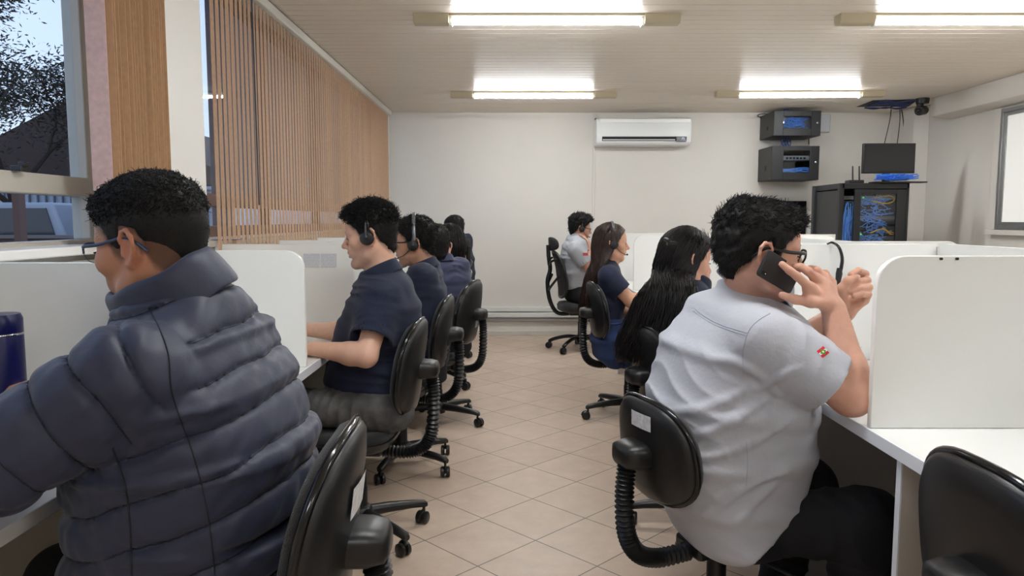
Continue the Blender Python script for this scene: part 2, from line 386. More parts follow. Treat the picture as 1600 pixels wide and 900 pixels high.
# second row backing on to the first
tag(MB().box((DR + .67, 1.0, .72), (DR + 1.35, 6.0, .75)).build('worktop', M_white, bevel=.002), 'white worktop of the row behind the right hand partitions', 'desk')
for k, yy in enumerate([2.2, 3.6, 5.0]):
    tag(MB().prism(rounded(0, DR + .67, DR + 1.33, .75, 1.145, .07, False), yy - .009, yy + .009, 1).build('desk_partition', M_white, bevel=.002), ['partition of the hidden row beyond, nearest', 'partition of the hidden row beyond, in the middle', 'partition of the hidden row beyond, farthest'][k], 'partition')
tag(MB().box((.98, 6.30, 0), (2.75, 6.32, 1.125)).build('end_panel', M_white, bevel=.002), 'white panel standing across the far end of the right row', 'partition')

wl = thing('worktop', 'continuous white worktop of the left row under the windows', 'desk', (DL, 3.0, 0))
MB().box((-.60, -1.30, .722), (0, 4.0, .75)).build('top', M_white, wl, bevel=.002)
MB().box((-.60, -2.4, .722), (-.13, -1.302, .75)).build('near_top', M_white, wl, bevel=.002)
MB().box((0, -1.30, .720), (.004, 4.0, .751)).build('edge_band', M_edge, wl, bevel=.001)
DYL = [1.70, 2.487, 3.27, 4.06, 4.85, 5.64, 6.43]
names_l = ['white partition beside the man in the quilted jacket', 'white partition in front of the curly haired man with headset', 'white partition with two printed lists between the two headset men',
           'white partition beyond the man with glasses and headset', 'white partition beyond the fourth man on the left', 'white partition farther up the left row', 'white partition at the far end of the left row']
for i, yy in enumerate(DYL):
    o = MB().prism(rounded(0, -1.31, DL - .004, .751, 1.152 - .005 * i, .06, False), yy - .009, yy + .009, 1).build('desk_partition', M_white, bevel=.002)
    tag(o, names_l[i], 'partition', 'white partitions of the left row')
    MB().box((-.60, yy - .009 - 3, 0), (-.03, yy + .009 - 3, .722)).build('leg_panel', mat('side panel grey', (150, 146, 136), .5), wl, bevel=.001)
tag(MB().box((-1.335, .7, 0), (-1.312, 7.0, 1.125)).build('rear_panel', M_white, bevel=.002), 'white rear panel along the window wall behind the left row', 'partition')
M_print = bpy.data.materials.new('printed list'); M_print.use_nodes = True
t = M_print.node_tree; b = t.nodes['Principled BSDF']; tc = t.nodes.new('ShaderNodeTexCoord'); wv = t.nodes.new('ShaderNodeTexWave'); wv.bands_direction = 'Z'
wv.inputs['Scale'].default_value = 62; wv.inputs['Distortion'].default_value = 0
t.links.new(tc.outputs['Object'], wv.inputs[0]); nn = t.nodes.new('ShaderNodeTexNoise'); nn.inputs['Scale'].default_value = 260; t.links.new(tc.outputs['Object'], nn.inputs[0])
mu = t.nodes.new('ShaderNodeMath'); mu.operation = 'MULTIPLY'; t.links.new(wv.outputs['Fac'], mu.inputs[0]); t.links.new(nn.outputs['Fac'], mu.inputs[1])
rp = t.nodes.new('ShaderNodeValToRGB'); rp.color_ramp.elements[0].position = .2; rp.color_ramp.elements[0].color = lin((222, 224, 228)); rp.color_ramp.elements[1].position = .5; rp.color_ramp.elements[1].color = lin((158, 162, 170))
t.links.new(mu.outputs[0], rp.inputs[0]); t.links.new(rp.outputs[0], b.inputs['Base Color'])
for k, (x0, x1) in enumerate([(474, 500), (501, 526)]):
    a, c = at(x0, 396, 3.258), at(x1, 418, 3.258)
    tag(MB().box((a.x, 3.2575, c.z), (c.x, 3.2605, a.z)).build('printed_list', [M_print]), ['left one of two printed lists taped to the partition', 'right one of two printed lists, nearest the curly man'][k], 'paper', 'printed lists on the partition')
a, c = at(1031, 374, 5.215), at(1046, 398, 5.215)
tag(MB().box((a.x, 5.219, c.z), (c.x, 5.2205, a.z)).build('printed_list', [M_print]), 'printed sheet on the far right partition by the hair clip', 'paper')

# ================================================================ typist chair
def outline(hw, h, n=44, e=2.7, top=.86):
    pts = []
    for k in range(n):
        a = 2 * PI * k / n; c, s = math.cos(a), math.sin(a)
        x = hw * math.copysign(abs(c) ** (2 / e), c); z = h / 2 * math.copysign(abs(s) ** (2 / e), s)
        q = (z / h + .5); x *= 1 - (1 - top) * q ** 2
        pts.append((x, z))
    return pts
def shield(hw, h, thick_f, prof, curve, tilt, c, off):
    """rounded panel: prof = list of (scale, depth); curve bends it around the sitter"""
    R = []
    o = outline(hw, h)
    for s, d in prof:
        ring = []
        for x, z in o:
            X, Z = x * s, z * s
            xx = d + off + curve * (X / hw) ** 2
            ring.append(Vector((c[0] + xx * math.cos(tilt) - Z * math.sin(tilt), X, c[2] + Z * math.cos(tilt) + xx * math.sin(tilt))))
        R.append(ring)
    return R
def typist_chair(label, loc, rz, seat=.45, star=0., sticker=None, hw=.205, bh=.36, tilt=.13, bz=.055, sx=.05, sl=.205, sw=.205):
    t = thing('typist_chair', label, 'chair', loc, rz, 'black typist chairs of the call stations')
    # five-star base
    mb = MB()
    mb.lathe([(.0, .06), (.045, .06), (.048, .115), (.035, .13), (0, .13)], 20)
    for k in range(5):
        a = star + 2 * PI * k / 5; d = Vector((math.cos(a), math.sin(a), 0)); sd = Vector((-d.y, d.x, 0)); R = []
        for r, z, wd, hh in ((.03, .098, .026, .024), (.12, .096, .024, .021), (.22, .088, .020, .017), (.275, .080, .018, .015), (.285, .076, .012, .011)):
            p = d * r + Vector((0, 0, z)); R.append([p + sd * (wd * math.cos(2 * PI * j / 12)) + Vector((0, 0, hh * math.sin(2 * PI * j / 12))) for j in range(12)])
        mb.loft(R)
    mb.build('star_base', M_plastic, t, smooth=50)
    rnd = random.Random(hash(label) % 1000 if False else len(label))
    for k in range(5):
        a = star + 2 * PI * k / 5; d = Vector((math.cos(a), math.sin(a), 0)); ca = rnd.uniform(0, 2 * PI)
        w_ = Vector((math.cos(ca), math.sin(ca), 0)); p = d * .272
        mb = MB(); mb.cyl(p + Vector((0, 0, .045)), p + Vector((0, 0, .08)), .006, n=8)
        q = p + Vector((-w_.y, w_.x, 0)) * .012 + Vector((0, 0, .026))
        for s in (-1, 1):
            mb.tube([q + w_ * s * .004, q + w_ * s * .007, q + w_ * s * .019, q + w_ * s * .023], [.022, .026, .026, .021], 18)
        hood = [q + Vector((-w_.y, w_.x, 0)) * (.027 * math.cos(b_)) + Vector((0, 0, .027 * math.sin(b_))) for b_ in [PI * .0 + PI * .62 * j / 8 for j in range(9)]]
        mb.tube(hood, .012, 8, flat=.35)
        mb.build('caster', M_plastic, t, smooth=50)
    mb = MB(); mb.lathe([(.030, .10), (.030, .20), (.027, .205), (.027, .29), (.024, .295), (.024, seat - .09)], 20)
    mb.build('gas_column', M_plastic, t, smooth=50)
    # seat
    R = []
    for s, z in ((.55, -.075), (.90, -.072), (.985, -.052), (1., -.035)):
        R.append([Vector((sx + sl * s * math.copysign(abs(math.cos(a)) ** .62, math.cos(a)), sw * s * math.copysign(abs(math.sin(a)) ** .62, math.sin(a)), seat + z)) for a in [2 * PI * k / 40 for k in range(40)]])
    MB().loft(R).build('seat_shell', M_plastic, t, smooth=60)
    R = []
    for s, z in ((.97, -.036), (1., -.02), (.97, -.004), (.85, .004), (.5, .004)):
        R.append([Vector((sx + (sl - .003) * s * math.copysign(abs(math.cos(a)) ** .62, math.cos(a)), (sw - .003) * s * math.copysign(abs(math.sin(a)) ** .62, math.sin(a)), seat + z)) for a in [2 * PI * k / 40 for k in range(40)]])
    MB().loft(R).build('seat_cushion', M_fabric, t, smooth=70)
    MB().box((-.10, -.06, seat - .115), (.10, .06, seat - .074)).build('seat_mechanism', M_plastic, t, bevel=.01)
    mb = MB(); mb.tube(smooth_path([(.03, -.05, seat - .1), (.06, -.16, seat - .105), (.09, -.22, seat - .118)], 6), .005, 8); mb.tube([(.085, -.205, seat - .115), (.10, -.235, seat - .122), (.13, -.27, seat - .13)], [.008, .016, .010], 10, flat=.5)
    mb.build('lever', M_plastic, t)
    # backrest
    zc = seat + bz + bh / 2; c = (-.235, 0, zc)
    MB().loft(shield(hw, bh, 0, [(.25, -.020), (.72, -.019), (.93, -.014), (.985, -.006), (1., .004), (.985, .010), (.95, .012)], .035, tilt, c, 0)).build('backrest_shell', [M_plastic], t, smooth=60)
    rim = shield(hw * 1.004, bh * 1.004, 0, [(.995, .006)], .035, tilt, c, 0)[0]
    MB().tube(rim, .0085, 10, closed=True).build('backrest_rim', M_gloss, t)
    MB().loft(shield(hw, bh, 0, [(.965, .008), (.975, .020), (.93, .034), (.75, .046), (.4, .051)], .035, tilt, c, 0)).build('back_cushion', M_fabric, t, smooth=75)
    # bracket and bellows
    bzc = seat + bz + bh * .46
    MB().loft([[Vector((-.262 + dx + .25 * 0, 0, bzc)) + Vector((0, wy * math.copysign(abs(math.cos(a)) ** .6, math.cos(a)), hz * math.copysign(abs(math.sin(a)) ** .6, math.sin(a)))) for a in [2 * PI * k / 24 for k in range(24)]]
               for dx, wy, hz in ((.015, .058, .036), (-.02, .056, .036), (-.048, .048, .030), (-.056, .03, .018))]).build('bracket', M_plastic, t, smooth=60)
    path = smooth_path([(-.290, 0, bzc - .02), (-.297, 0, bzc - .10), (-.29, 0, seat - .02), (-.255, 0, seat - .085), (-.19, 0, seat - .11), (-.09, 0, seat - .105)], 8)
    rr = [.0245 + .0035 * math.cos(k * PI) for k in range(len(path))]
    pth = []
    for k in range(len(path) - 1): pth += [path[k], (path[k] + path[k + 1]) / 2]
    rr = [.0265 if k % 2 == 0 else .0195 for k in range(len(pth))]
    MB().tube(pth, rr, 16).build('bellows', M_plastic, t, smooth=30)
    if sticker:
        y0, z0, ww, hh = sticker
        mb = MB(); g = []
        for i in range(5):
            for j in range(2):
                Y = y0 + ww * (i / 4 - .5); Z = z0 + hh * (j - .5)
                s_ = max(abs(Y) / hw, abs(Z) / (bh / 2)); dd = -.0235 + .012 * max(0, s_ - .6) * 1.4
                xx = dd + .035 * (Y / hw) ** 2
                g.append(Vector((c[0] + xx * math.cos(tilt) - Z * math.sin(tilt), Y, c[2] + Z * math.cos(tilt) + xx * math.sin(tilt))))
        mb.add(g, [(2 * i, 2 * i + 1, 2 * i + 3, 2 * i + 2) for i in range(4)])
        mb.build('sticker', mat('label sticker', (214, 212, 214), .5, noise=.5, nscale=90), t)
    return t

def ergo_chair(label, loc, rz, star=0., headrest=True, seat=.46):
    t = thing('mesh_office_chair', label, 'chair', loc, rz, 'mesh office chairs at the far end')
    mb = MB(); mb.lathe([(0, .06), (.04, .06), (.042, .12), (.03, .14), (0, .14)], 16)
    for k in range(5):
        a = star + 2 * PI * k / 5; d = Vector((math.cos(a), math.sin(a), 0))
        mb.tube(smooth_path([d * .03 + Vector((0, 0, .125)), d * .14 + Vector((0, 0, .125)), d * .26 + Vector((0, 0, .095)), d * .31 + Vector((0, 0, .07))], 5), .018, 10)
    mb.build('star_base', M_gloss, t)
    for k in range(5):
        a = star + 2 * PI * k / 5; d = Vector((math.cos(a), math.sin(a), 0)); n_ = Vector((-d.y, d.x, 0)); q = d * .315 + Vector((0, 0, .031))
        mb = MB()
        for s in (-1, 1): mb.tube([q + n_ * s * .004, q + n_ * s * .008, q + n_ * s * .02, q + n_ * s * .024], [.026, .031, .031, .025], 16)
        mb.cyl(q, q + Vector((0, 0, .05)), .007, n=8); mb.build('caster', M_plastic, t)
    MB().lathe([(.028, .12), (.028, .27), (.022, .28), (.022, seat - .08)], 16).build('gas_column', M_plastic, t)
    R = [[Vector((.02 + .24 * s * math.copysign(abs(math.cos(a)) ** .6, math.cos(a)), .24 * s * math.copysign(abs(math.sin(a)) ** .6, math.sin(a)), seat + z)) for a in [2 * PI * k / 36 for k in range(36)]] for s, z in ((.8, -.085), (.97, -.07), (1, -.03), (.93, -.002), (.6, .002))]
    MB().loft(R).build('seat_cushion', M_fabric, t, smooth=70)
    MB().box((-.12, -.07, seat - .12), (.10, .07, seat - .084)).build('seat_mechanism', M_plastic, t, bevel=.01)
    for s in (-1, 1): MB().tube([(.02, s * .07, seat - .1), (.03, s * .2, seat - .11), (.03, s * .24, seat - .15)], [.006, .006, .012], 8).build('lever', M_plastic, t)
    # back: frame ring, mesh, lumbar spine, headrest
    c = (-.235, 0, seat + .27)
    ring = shield(.22, .44, 0, [(1, 0)], .05, .16, c, 0)[0]
    MB().tube(ring, .013, 10, closed=True).build('back_frame', M_plastic, t)
    MB().loft(shield(.215, .43, 0, [(.98, -.004), (.98, .003), (.8, .008), (.4, .012)], .05, .16, c, 0)).build('mesh_back', M_mesh, t, smooth=70)
    mb = MB()
    mb.tube(smooth_path([(-.06, 0, seat - .1), (-.22, 0, seat - .1), (-.30, 0, seat + .02), (-.325, 0, seat + .2), (-.30, 0, seat + .32), (-.315, 0, seat + .44), (-.32, 0, seat + .55)][:None if headrest else 5], 8), .02, 10)
    for s in (-1, 1): mb.tube(smooth_path([(-.31, 0, seat + .12), (-.31, s * .09, seat + .16), (-.25, s * .17, seat + .26)], 6), .012, 8)
    for s in (-1, 1): mb.tube(smooth_path([(-.31, s * .02, seat + .36), (-.30, s * .09, seat + .40), (-.255, s * .16, seat + .42)], 6), .012, 8)
    mb.build('spine', M_plastic, t)
    if headrest:
        c2 = (-.295, 0, seat + .56)
        MB().loft(shield(.13, .13, 0, [(.4, -.02), (.9, -.018), (1, -.005), (.97, .012), (.6, .02)], .05, .05, c2, 0)).build('headrest', M_mesh, t, smooth=70)
    return t

typist_chair('black typist chair with fabric back behind the man in the quilted jacket', (-.53, 1.24, 0), PI + .03, .46, .3, sticker=(.02, .08, .10, .055), bh=.38, hw=.215)
typist_chair('black typist chair under the curly haired man with headset', (-.60, 2.83, 0), PI - .05, .455, -.05, sticker=(-.12, .06, .05, .05))
typist_chair('black typist chair under the man with glasses and headset', (-.56, 3.66, 0), PI - .03, .46, .12)
typist_chair('black typist chair with a white tag, under the fourth man on the left', (-.46, 4.5, 0), PI - .27, .45, .5, sticker=(-.02, -.05, .05, .09), bh=.38)
typist_chair('black typist chair with a white sticker behind the phoning man', (.575, 2.0, 0), .36, .445, .9, sticker=(-.02, .085, .09, .04), hw=.185, bh=.27, tilt=.10, bz=.065, sx=.10, sl=.19, sw=.185)
typist_chair('black typist chair behind the woman with the hair clip', (.76, 2.92, 0), .25, .42, 2.81)
typist_chair('black typist chair under the straight haired woman in jeans', (.74, 4.62, 0), .10, .45, 3.3)
typist_chair('empty black typist chair nearest on the right, tucked under the worktop', (1.0, 1.16, 0), .05, .43, .2, hw=.225, bh=.38)
ergo_chair('mesh office chair with a headrest behind the far man in grey', (.66, 7.05, 0), .12, .2)
ergo_chair('mesh office chair with a headrest at the far left', (-.68, 6.75, 0), PI - .4, .6)
ergo_chair('mesh office chair with a low back and a jacket, left of the aisle', (-.62, 5.5, 0), PI - .15, .3, headrest=False)
# ================================================================ things on the back wall
def sagged(rnd, a, b_, amp, n=6):
    a, b_ = Vector(a), Vector(b_)
    return smooth_path([a + (b_ - a) * (k / n) + (Vector((rnd.uniform(-1, 1), rnd.uniform(-.5, .5), rnd.uniform(-1, 1))) * amp if 0 < k < n else Vector()) for k in range(n + 1)], 4)
ac = thing('air_conditioner', 'white split air conditioner high on the back wall with a dark outlet slot', 'air conditioner', at(1006, 206, WB))
p0, p1 = at(932, 184, WB - .2), at(1080, 227, WB - .2); cx = (p0.x + p1.x) / 2; hx = (p1.x - p0.x) / 2 ; zt, zb = p0.z, p1.z
ac.location = (cx, WB - .1, (zt + zb) / 2); hz = (zt - zb) / 2
prof = [(.1, hz), (-.06, hz), (-.085, hz - .015), (-.105, hz - .05), (-.105, -hz + .085), (-.095, -hz + .03), (-.07, -hz + .005), (.1, -hz)]
R = [[Vector((x, p[0], p[1])) for p in prof] for x in (-hx, -hx + .01, hx - .01, hx)]
for ring, s in ((R[0], .97), (R[3], .97)):
    for q in ring: q.y *= s; q.z *= s
MB().loft(R).build('body', M_acwhite, ac, bevel=.008, smooth=40)
MB().box((-hx + .035, -.112, hz - .052), (hx - .012, -.10, hz - .012)).build('top_strip', mat('ac strip', (236, 238, 236), .3), ac, bevel=.003)
MB().box((-hx + .06, -.1095, -hz + .045), (hx - .05, -.09, -hz + .088)).build('outlet_slot', M_dark, ac)
MB().prism([(-.114, -hz + .052), (-.06, -hz + .020), (-.055, -hz + .024), (-.108, -hz + .064)], -hx + .065, hx - .17, 0).build('louver', mat('louver', (206, 210, 216), .35), ac)
MB().box((hx - .158, -.1125, -hz + .035), (hx - .055, -.10, -hz + .088)).build('display', M_black, ac, bevel=.002)
m_ = mat('display figure', (150, 160, 200), .4, emit=.6)
MB().box((hx - .10, -.1135, -hz + .056), (hx - .094, -.112, -hz + .076)).box((hx - .10, -.1135, -hz + .073), (hx - .078, -.112, -hz + .078)).box((hx - .083, -.1135, -hz + .056), (hx - .078, -.112, -hz + .076)).build('display_mark', m_, ac)
for x, z in ((-hx, hz + .005), (hx - .02, hz + .005)): MB().box((x, .05, z - .006), (x + .02, .1, z + .01)).build('clip', M_plastic, ac)

def wall_cabinet(label, pa, pb, D, window, inside):
    """black network cabinet; front face seen at pa..pb"""
    a, c = at(*pa, WB - D), at(*pb, WB - D); W, H = c.x - a.x, a.z - c.z
    t = thing('network_cabinet', label, 'cabinet', ((a.x + c.x) / 2, WB - D / 2, c.z))
    hx = W / 2; d = D / 2
    x0, x1, z0, z1 = [(-hx + W * window[0]), (-hx + W * window[1]), H * window[2], H * window[3]]
    mb = MB()
    mb.box((-hx, -d + .02, 0), (-hx + .006, d, H)).box((hx - .006, -d + .02, 0), (hx, d, H)).box((-hx, -d + .02, 0), (hx, d, .006)).box((-hx, -d + .02, H - .006), (hx, d, H)).box((-hx, d - .006, 0), (hx, d, H))
    mb.build('housing', M_rack, t, bevel=.002)
    mb = MB(); mb.box((-hx, -d, 0), (x0, -d + .018, H)).box((x1, -d, 0), (hx, -d + .018, H)).box((x0, -d, 0), (x1, -d + .018, z0)).box((x0, -d, z1), (x1, -d + .018, H))
    dr = mb.build('door', mat('cabinet door', (26, 27, 30), .45), t, bevel=.003)
    MB().box((x0, -d + .006, z0), (x1, -d + .009, z1)).build('pane', glass_mat('smoked glass', (.85, .87, .9)), dr)
    MB().ball((hx - .035, -d - .003, H * .52), (.012, .006, .012), 8).build('lock', M_chrome, dr)
    MB().box((-hx - .001, -.05, H * .3), (-hx, .0, H * .45)).build('side_latch', M_dark, t)
    inside(t, x0, x1, z0, z1, d); return t
def in1(t, x0, x1, z0, z1, d):
    r = random.Random(4); mb = MB()
    for k in range(15): mb.tube(sagged(r, (x0 + r.uniform(0, .12), -d + .06, r.uniform(z0, z1)), (x1 - r.uniform(0, .12), -d + .08, r.uniform(z0, z1)), .03), .0045, 6)
    tag(mb.build('blue_cable_tangle', M_blue, t), kind='stuff')
    MB().box((x0 - .05, -d + .10, z0 - .02), (x1 + .05, -d + .13, z1 + .02)).build('patch_panel', mat('panel metal', (120, 122, 128), .3, .6), t)
def in2(t, x0, x1, z0, z1, d):
    mb = MB(); mb.box((x0 - .04, -d + .07, z0 + (z1 - z0) * .58), (x1 + .04, -d + .25, z0 + (z1 - z0) * .80)); s = mb.build('network_switch', mat('switch metal', (150, 152, 158), .3, .5), t, bevel=.003)
    mb = MB()
    for k in range(6): mb.box((x0 + .05 + k * .035, -d + .068, z0 + (z1 - z0) * .63), (x0 + .075 + k * .035, -d + .07, z0 + (z1 - z0) * .73))
    mb.build('ports', M_dark, s)
    r = random.Random(6); mb = MB()
    for k in range(7): mb.tube(sagged(r, (x0 - .03, -d + .06, z0 + .01 + .004 * k), (x1 + .03, -d + .07, z0 + .012 + .006 * k), .008), .004, 6)
    tag(mb.build('blue_cable_tangle', M_blue, t), kind='stuff')
c1 = wall_cabinet('upper black wall cabinet with blue cables behind its narrow window', (1210, 173), (1282, 212), .42, (.20, .80, .30, .78), in1)
c2 = wall_cabinet('lower black wall cabinet with an open looking dark window', (1207, 228), (1279, 281), .42, (.24, .80, .22, .86), in2)
# cables joining them and running to the ceiling
def cable(name, label, pts, m, r=.006, n=8): return tag(MB().tube(smooth_path(pts, 6), r, n).build(name, m), label, 'cable')
def bundle(name, label, a, b_, k, spread, m, r=.005, seed=1):
    rn = random.Random(seed); t = MB()
    for i in range(k):
        o = Vector((rn.uniform(-1, 1) * spread, rn.uniform(-.5, .5) * spread, 0)); t.tube(sagged(rn, Vector(a) + o, Vector(b_) + o * .8, .012, 4), r, 6)
    return tag(tag(t.build(name, m), label, 'cables'), kind='stuff')
xa = at(1228, 220, WB - .25)
bundle('cable_bundle', 'blue cables running between the two wall cabinets', (xa.x, WB - .25, c1.location.z - .0), (xa.x, WB - .25, c2.location.z + .33), 12, .05, mat('navy cable', (40, 56, 104), .5), seed=3)
h1 = at(1210, 173, WB - .42).z - at(1210, 212, WB - .42).z
bundle('cable_bundle', 'short blue cables from the upper wall cabinet to the ceiling', (xa.x, WB - .25, c1.location.z + h1), (xa.x, WB - .25, CEIL + .01), 10, .03, MATS['navy cable'], seed=5)
q = [at(1191, 184, WB - .03), at(1184, 181, WB - .04), at(1188, 178, WB - .03), at(1204, 178, WB - .02)]
cable('cable', 'thin black wire loop beside the upper wall cabinet', q, M_plastic, .004)
a, c = at(1262, 178, WB - .03), at(1297, 207, WB - .03)
tag(MB().box((a.x, WB - .04, c.z), (c.x, WB, a.z)).build('access_point', M_lightgrey, bevel=.015, seg=3), 'pale rounded box on the wall beside the upper cabinet', 'network device')
cable('cable', 'thin grey wire on the wall above the lower cabinet', [at(1264, 214, WB - .01), at(1264, 226, WB - .01)], M_plastic, .005)
a, c = at(1243, 314, WB - .06), at(1258, 374, WB - .06)
tag(MB().box((a.x - .3, WB - .07, c.z - .2), (c.x, WB - .03, a.z)).build('wall_panel', M_black, bevel=.006), 'black flat panel on the back wall half hidden by the phoning man', 'panel')
a, c = at(1258, 330, WB - .02), at(1309, 381, WB - .02)
tag(MB().box((a.x + .02, WB - .02, .5), (c.x + .3, WB, a.z)).build('wall_board', mat('board off white', (218, 216, 212), .6), bevel=.003), 'off white board on the wall between black panel and rack', 'board')

# rack
a, c = at(1316, 286, 6.55), at(1417, 381, 6.55)
rk = thing('server_rack', 'tall black server rack with blue and yellow cables behind its door', 'rack', ((a.x + c.x) / 2, 6.85, 0)); hx = (c.x - a.x) / 2; H = a.z; d = .30
mb = MB()
for sx in (-1, 1):
    for sy in (-1, 1): mb.box((sx * hx - .022, sy * (d - .022) - .022, 0), (sx * hx + .022 if sx < 0 else sx * hx, sy * (d - .022) + .022, H - .001))
mb.box((-hx, -d, H - .05), (hx, d, H)); mb.box((-hx, -d, 0), (hx, d, .06)); mb.box((-hx, d - .01, .06), (hx, d, H - .05)); mb.box((hx - .012, -d + .03, .06), (hx - .002, d, H - .05))
mb.build('frame', M_rack, rk, bevel=.004)
MB().box((-hx + .004, -d + .06, .06), (-hx + .012, d - .05, H - .06)).build('side_panel', mat('rack side', (42, 43, 46), .5), rk, bevel=.002)
x0, x1, z0, z1 = at(1345, 303, 6.55).x - rk.location.x, at(1400.6, 303, 6.55).x - rk.location.x, .2, at(1345, 303, 6.55).z
xl = at(1335, 303, 6.55).x - rk.location.x
mb = MB(); mb.box((xl, -d - .012, .06), (x0, -d + .012, H - .055)).box((x1, -d - .012, .06), (hx - .03, -d + .012, H - .055)).box((x0, -d - .012, z1), (x1, -d + .012, H - .055)).box((x0, -d - .012, .06), (x1, -d + .012, z0))
dr = mb.build('door', mat('rack door', (24, 25, 29), .4), rk, bevel=.003)
MB().box((x0, -d - .002, z0), (x1, -d + .002, z1)).build('pane', glass_mat('rack glass', (.94, .95, .96)), dr)
r = random.Random(11); tang = MB(); zs = [z1 - .03 - .045 * k for k in range(13)]
for k, z in enumerate(zs):
    MB().box((-hx + .06, -d + .10, z - .016), (hx - .05, -d + .14, z + .016)).build('patch_panel', mat('panel dark', (58, 60, 64), .4, .3) if k % 4 else MATS['panel metal'], rk)
for k in range(95):
    z = r.choice(zs[:11]) + r.uniform(-.02, .02)
    xa_, xb_ = r.uniform(x0 - .02, x1 - .02), r.uniform(x0, x1 + .02)
    tang.tube(sagged(r, (xa_, -d + .09, z), (xb_, -d + .085, z + r.uniform(-.06, .05)), .02, 4), .0042, 5)
for k in range(20):
    x = -hx + .06 + r.uniform(0, .07); tang.tube(sagged(r, (x, -d + .06, z1 - .06 - r.uniform(0, .2)), (x, -d + .06, .3), .035, 5), .0045, 5)
tag(tang.build('blue_cable_tangle', M_blue, rk), kind='stuff')
for pts in ([(1365, 309), (1390, 306), (1397, 313), (1385, 318), (1362, 314)], [(1360, 364), (1379, 358), (1392, 366), (1400, 365)], [(1380, 356), (1389, 362), (1402, 364)]):
    w_ = [at(x, y, 6.55 + .07) - rk.location for x, y in pts]; MB().tube(smooth_path(w_, 6), .006, 6).build('yellow_cable', M_yellow, rk)
for pts in ([(1333, 340), (1322, 352), (1322, 362), (1334, 374)], [(1372, 325), (1364, 330), (1370, 336), (1396, 333)]):
    w_ = [at(x, y, 6.55 + .05) - rk.location for x, y in pts]; MB().tube(smooth_path(w_, 6), .006, 6).build('loose_blue_cable', mat('light blue cable', (78, 130, 220), .45), rk)
for x, y in ((1349, 309), (1345, 366)): 
    w_ = at(x, y, 6.62) - rk.location; MB().ball(w_, .008, 6).build('indicator_light', mat('green led', (80, 200, 60), .4, emit=1.2), rk)
# on top of the rack
mz = H
a, c = at(1349, 224, 6.72), at(1428, 271, 6.72)
mon = thing('monitor', 'black flat monitor standing on top of the server rack', 'monitor', ((a.x + c.x) / 2, 6.72, mz)); W = (c.x - a.x) / 2; zz0, zz1 = c.z - mz, a.z - mz
MB().box((-W, -.012, zz0), (W, .025, zz1)).build('bezel', M_plastic, mon, bevel=.004)
MB().box((-W + .012, -.014, zz0 + .02), (W - .012, -.012, zz1 - .012)).build('screen', M_black, mon)
MB().box((-.03, .02, .003), (.03, .05, zz0 + .1)).box((-.11, -.05, .001), (.11, .12, .012)).build('stand', M_plastic, mon, bevel=.003)
a = at(1338, 276, 6.66)
ro = thing('router', 'small black router with two upright antennas on the rack', 'router', (a.x, 6.66, mz))
MB().box((-.08, -.05, .001), (.05, .05, .03)).build('case', M_plastic, ro, bevel=.006)
for x in (-.03, .028): MB().cyl((x, -.0, .02), (x - .006, 0, .155), .0075, .006, 8).build('antenna', M_plastic, ro)
tag(MB().box((a.x + .09, 6.5, mz + .001), (a.x + .55, 6.62, mz + .012)).build('tray', M_plastic, bevel=.003), 'thin black tray lying across the top of the rack', 'tray')
rn = random.Random(5); mb = MB()
for k in range(34): mb.tube(sagged(rn, (a.x + .11 + rn.uniform(0, .2), 6.56 + rn.uniform(-.04, .04), mz + .024 + rn.uniform(0, .05)), (a.x + .36 + rn.uniform(0, .15), 6.56 + rn.uniform(-.04, .04), mz + .03 + rn.uniform(.0, .05)), .012, 4), .005, 6)
tag(tag(mb.build('cable_bundle', mat('bright blue cable', (60, 120, 225), .45)), 'bright blue cables bundled under the monitor on the rack', 'cables'), kind='stuff')
# ceiling opening with cables, conduit, wires, camera
hole = [at(1338, 167, 1), at(1362, 155, 1), at(1436, 153, 1), at(1418, 165, 1)]
hp = []
for (x, y) in ((1338, 167), (1364, 157), (1436, 155), (1420, 166)):
    p = at(x, y, 1.0); k = (CEIL - CAM_H - .002) / (p.z - CAM_H); hp.append((p.x * k, 1.0 * k, CEIL - .003))
mb = MB(); mb.add(hp + [(p[0], p[1], CEIL - .001) for p in hp], [(0, 1, 2, 3), (7, 6, 5, 4), (0, 4, 5, 1), (1, 5, 6, 2), (2, 6, 7, 3), (3, 7, 4, 0)])
tag(mb.build('ceiling_opening', M_dark), 'dark open hatch in the ceiling at the back right corner', 'opening', kind='structure')
rn = random.Random(9); mb = MB()
for k in range(9):
    u = rn.random(); A = Vector(hp[0]).lerp(Vector(hp[1]), u); B = Vector(hp[3]).lerp(Vector(hp[2]), u); mb.tube(sagged(rn, A.lerp(B, .15) - Vector((0, 0, .012)), A.lerp(B, .95) - Vector((0, 0, .012)), .014, 4), .006, 6)
tag(tag(mb.build('cable_bundle', MATS['navy cable']), 'dark blue cables sagging out of the ceiling opening', 'cables'), kind='stuff')
xc = at(1411, 200, WB - .12); xd = at(1405, 200, WB - .12).x; xe = at(1418, 200, WB - .12).x
tag(MB().box((xd, WB - .16, .9), (xe, WB - .10, CEIL - .0)).build('cable_duct', mat('duct grey', (126, 128, 134), .5), bevel=.005), 'grey cable duct rising to the ceiling behind the monitor', 'duct')
bundle('cable_bundle', 'blue cables fanning out at the top of the grey duct', (xc.x, WB - .19, 2.16), (xc.x, WB - .2, CEIL - .005), 10, .03, MATS['navy cable'], seed=8)
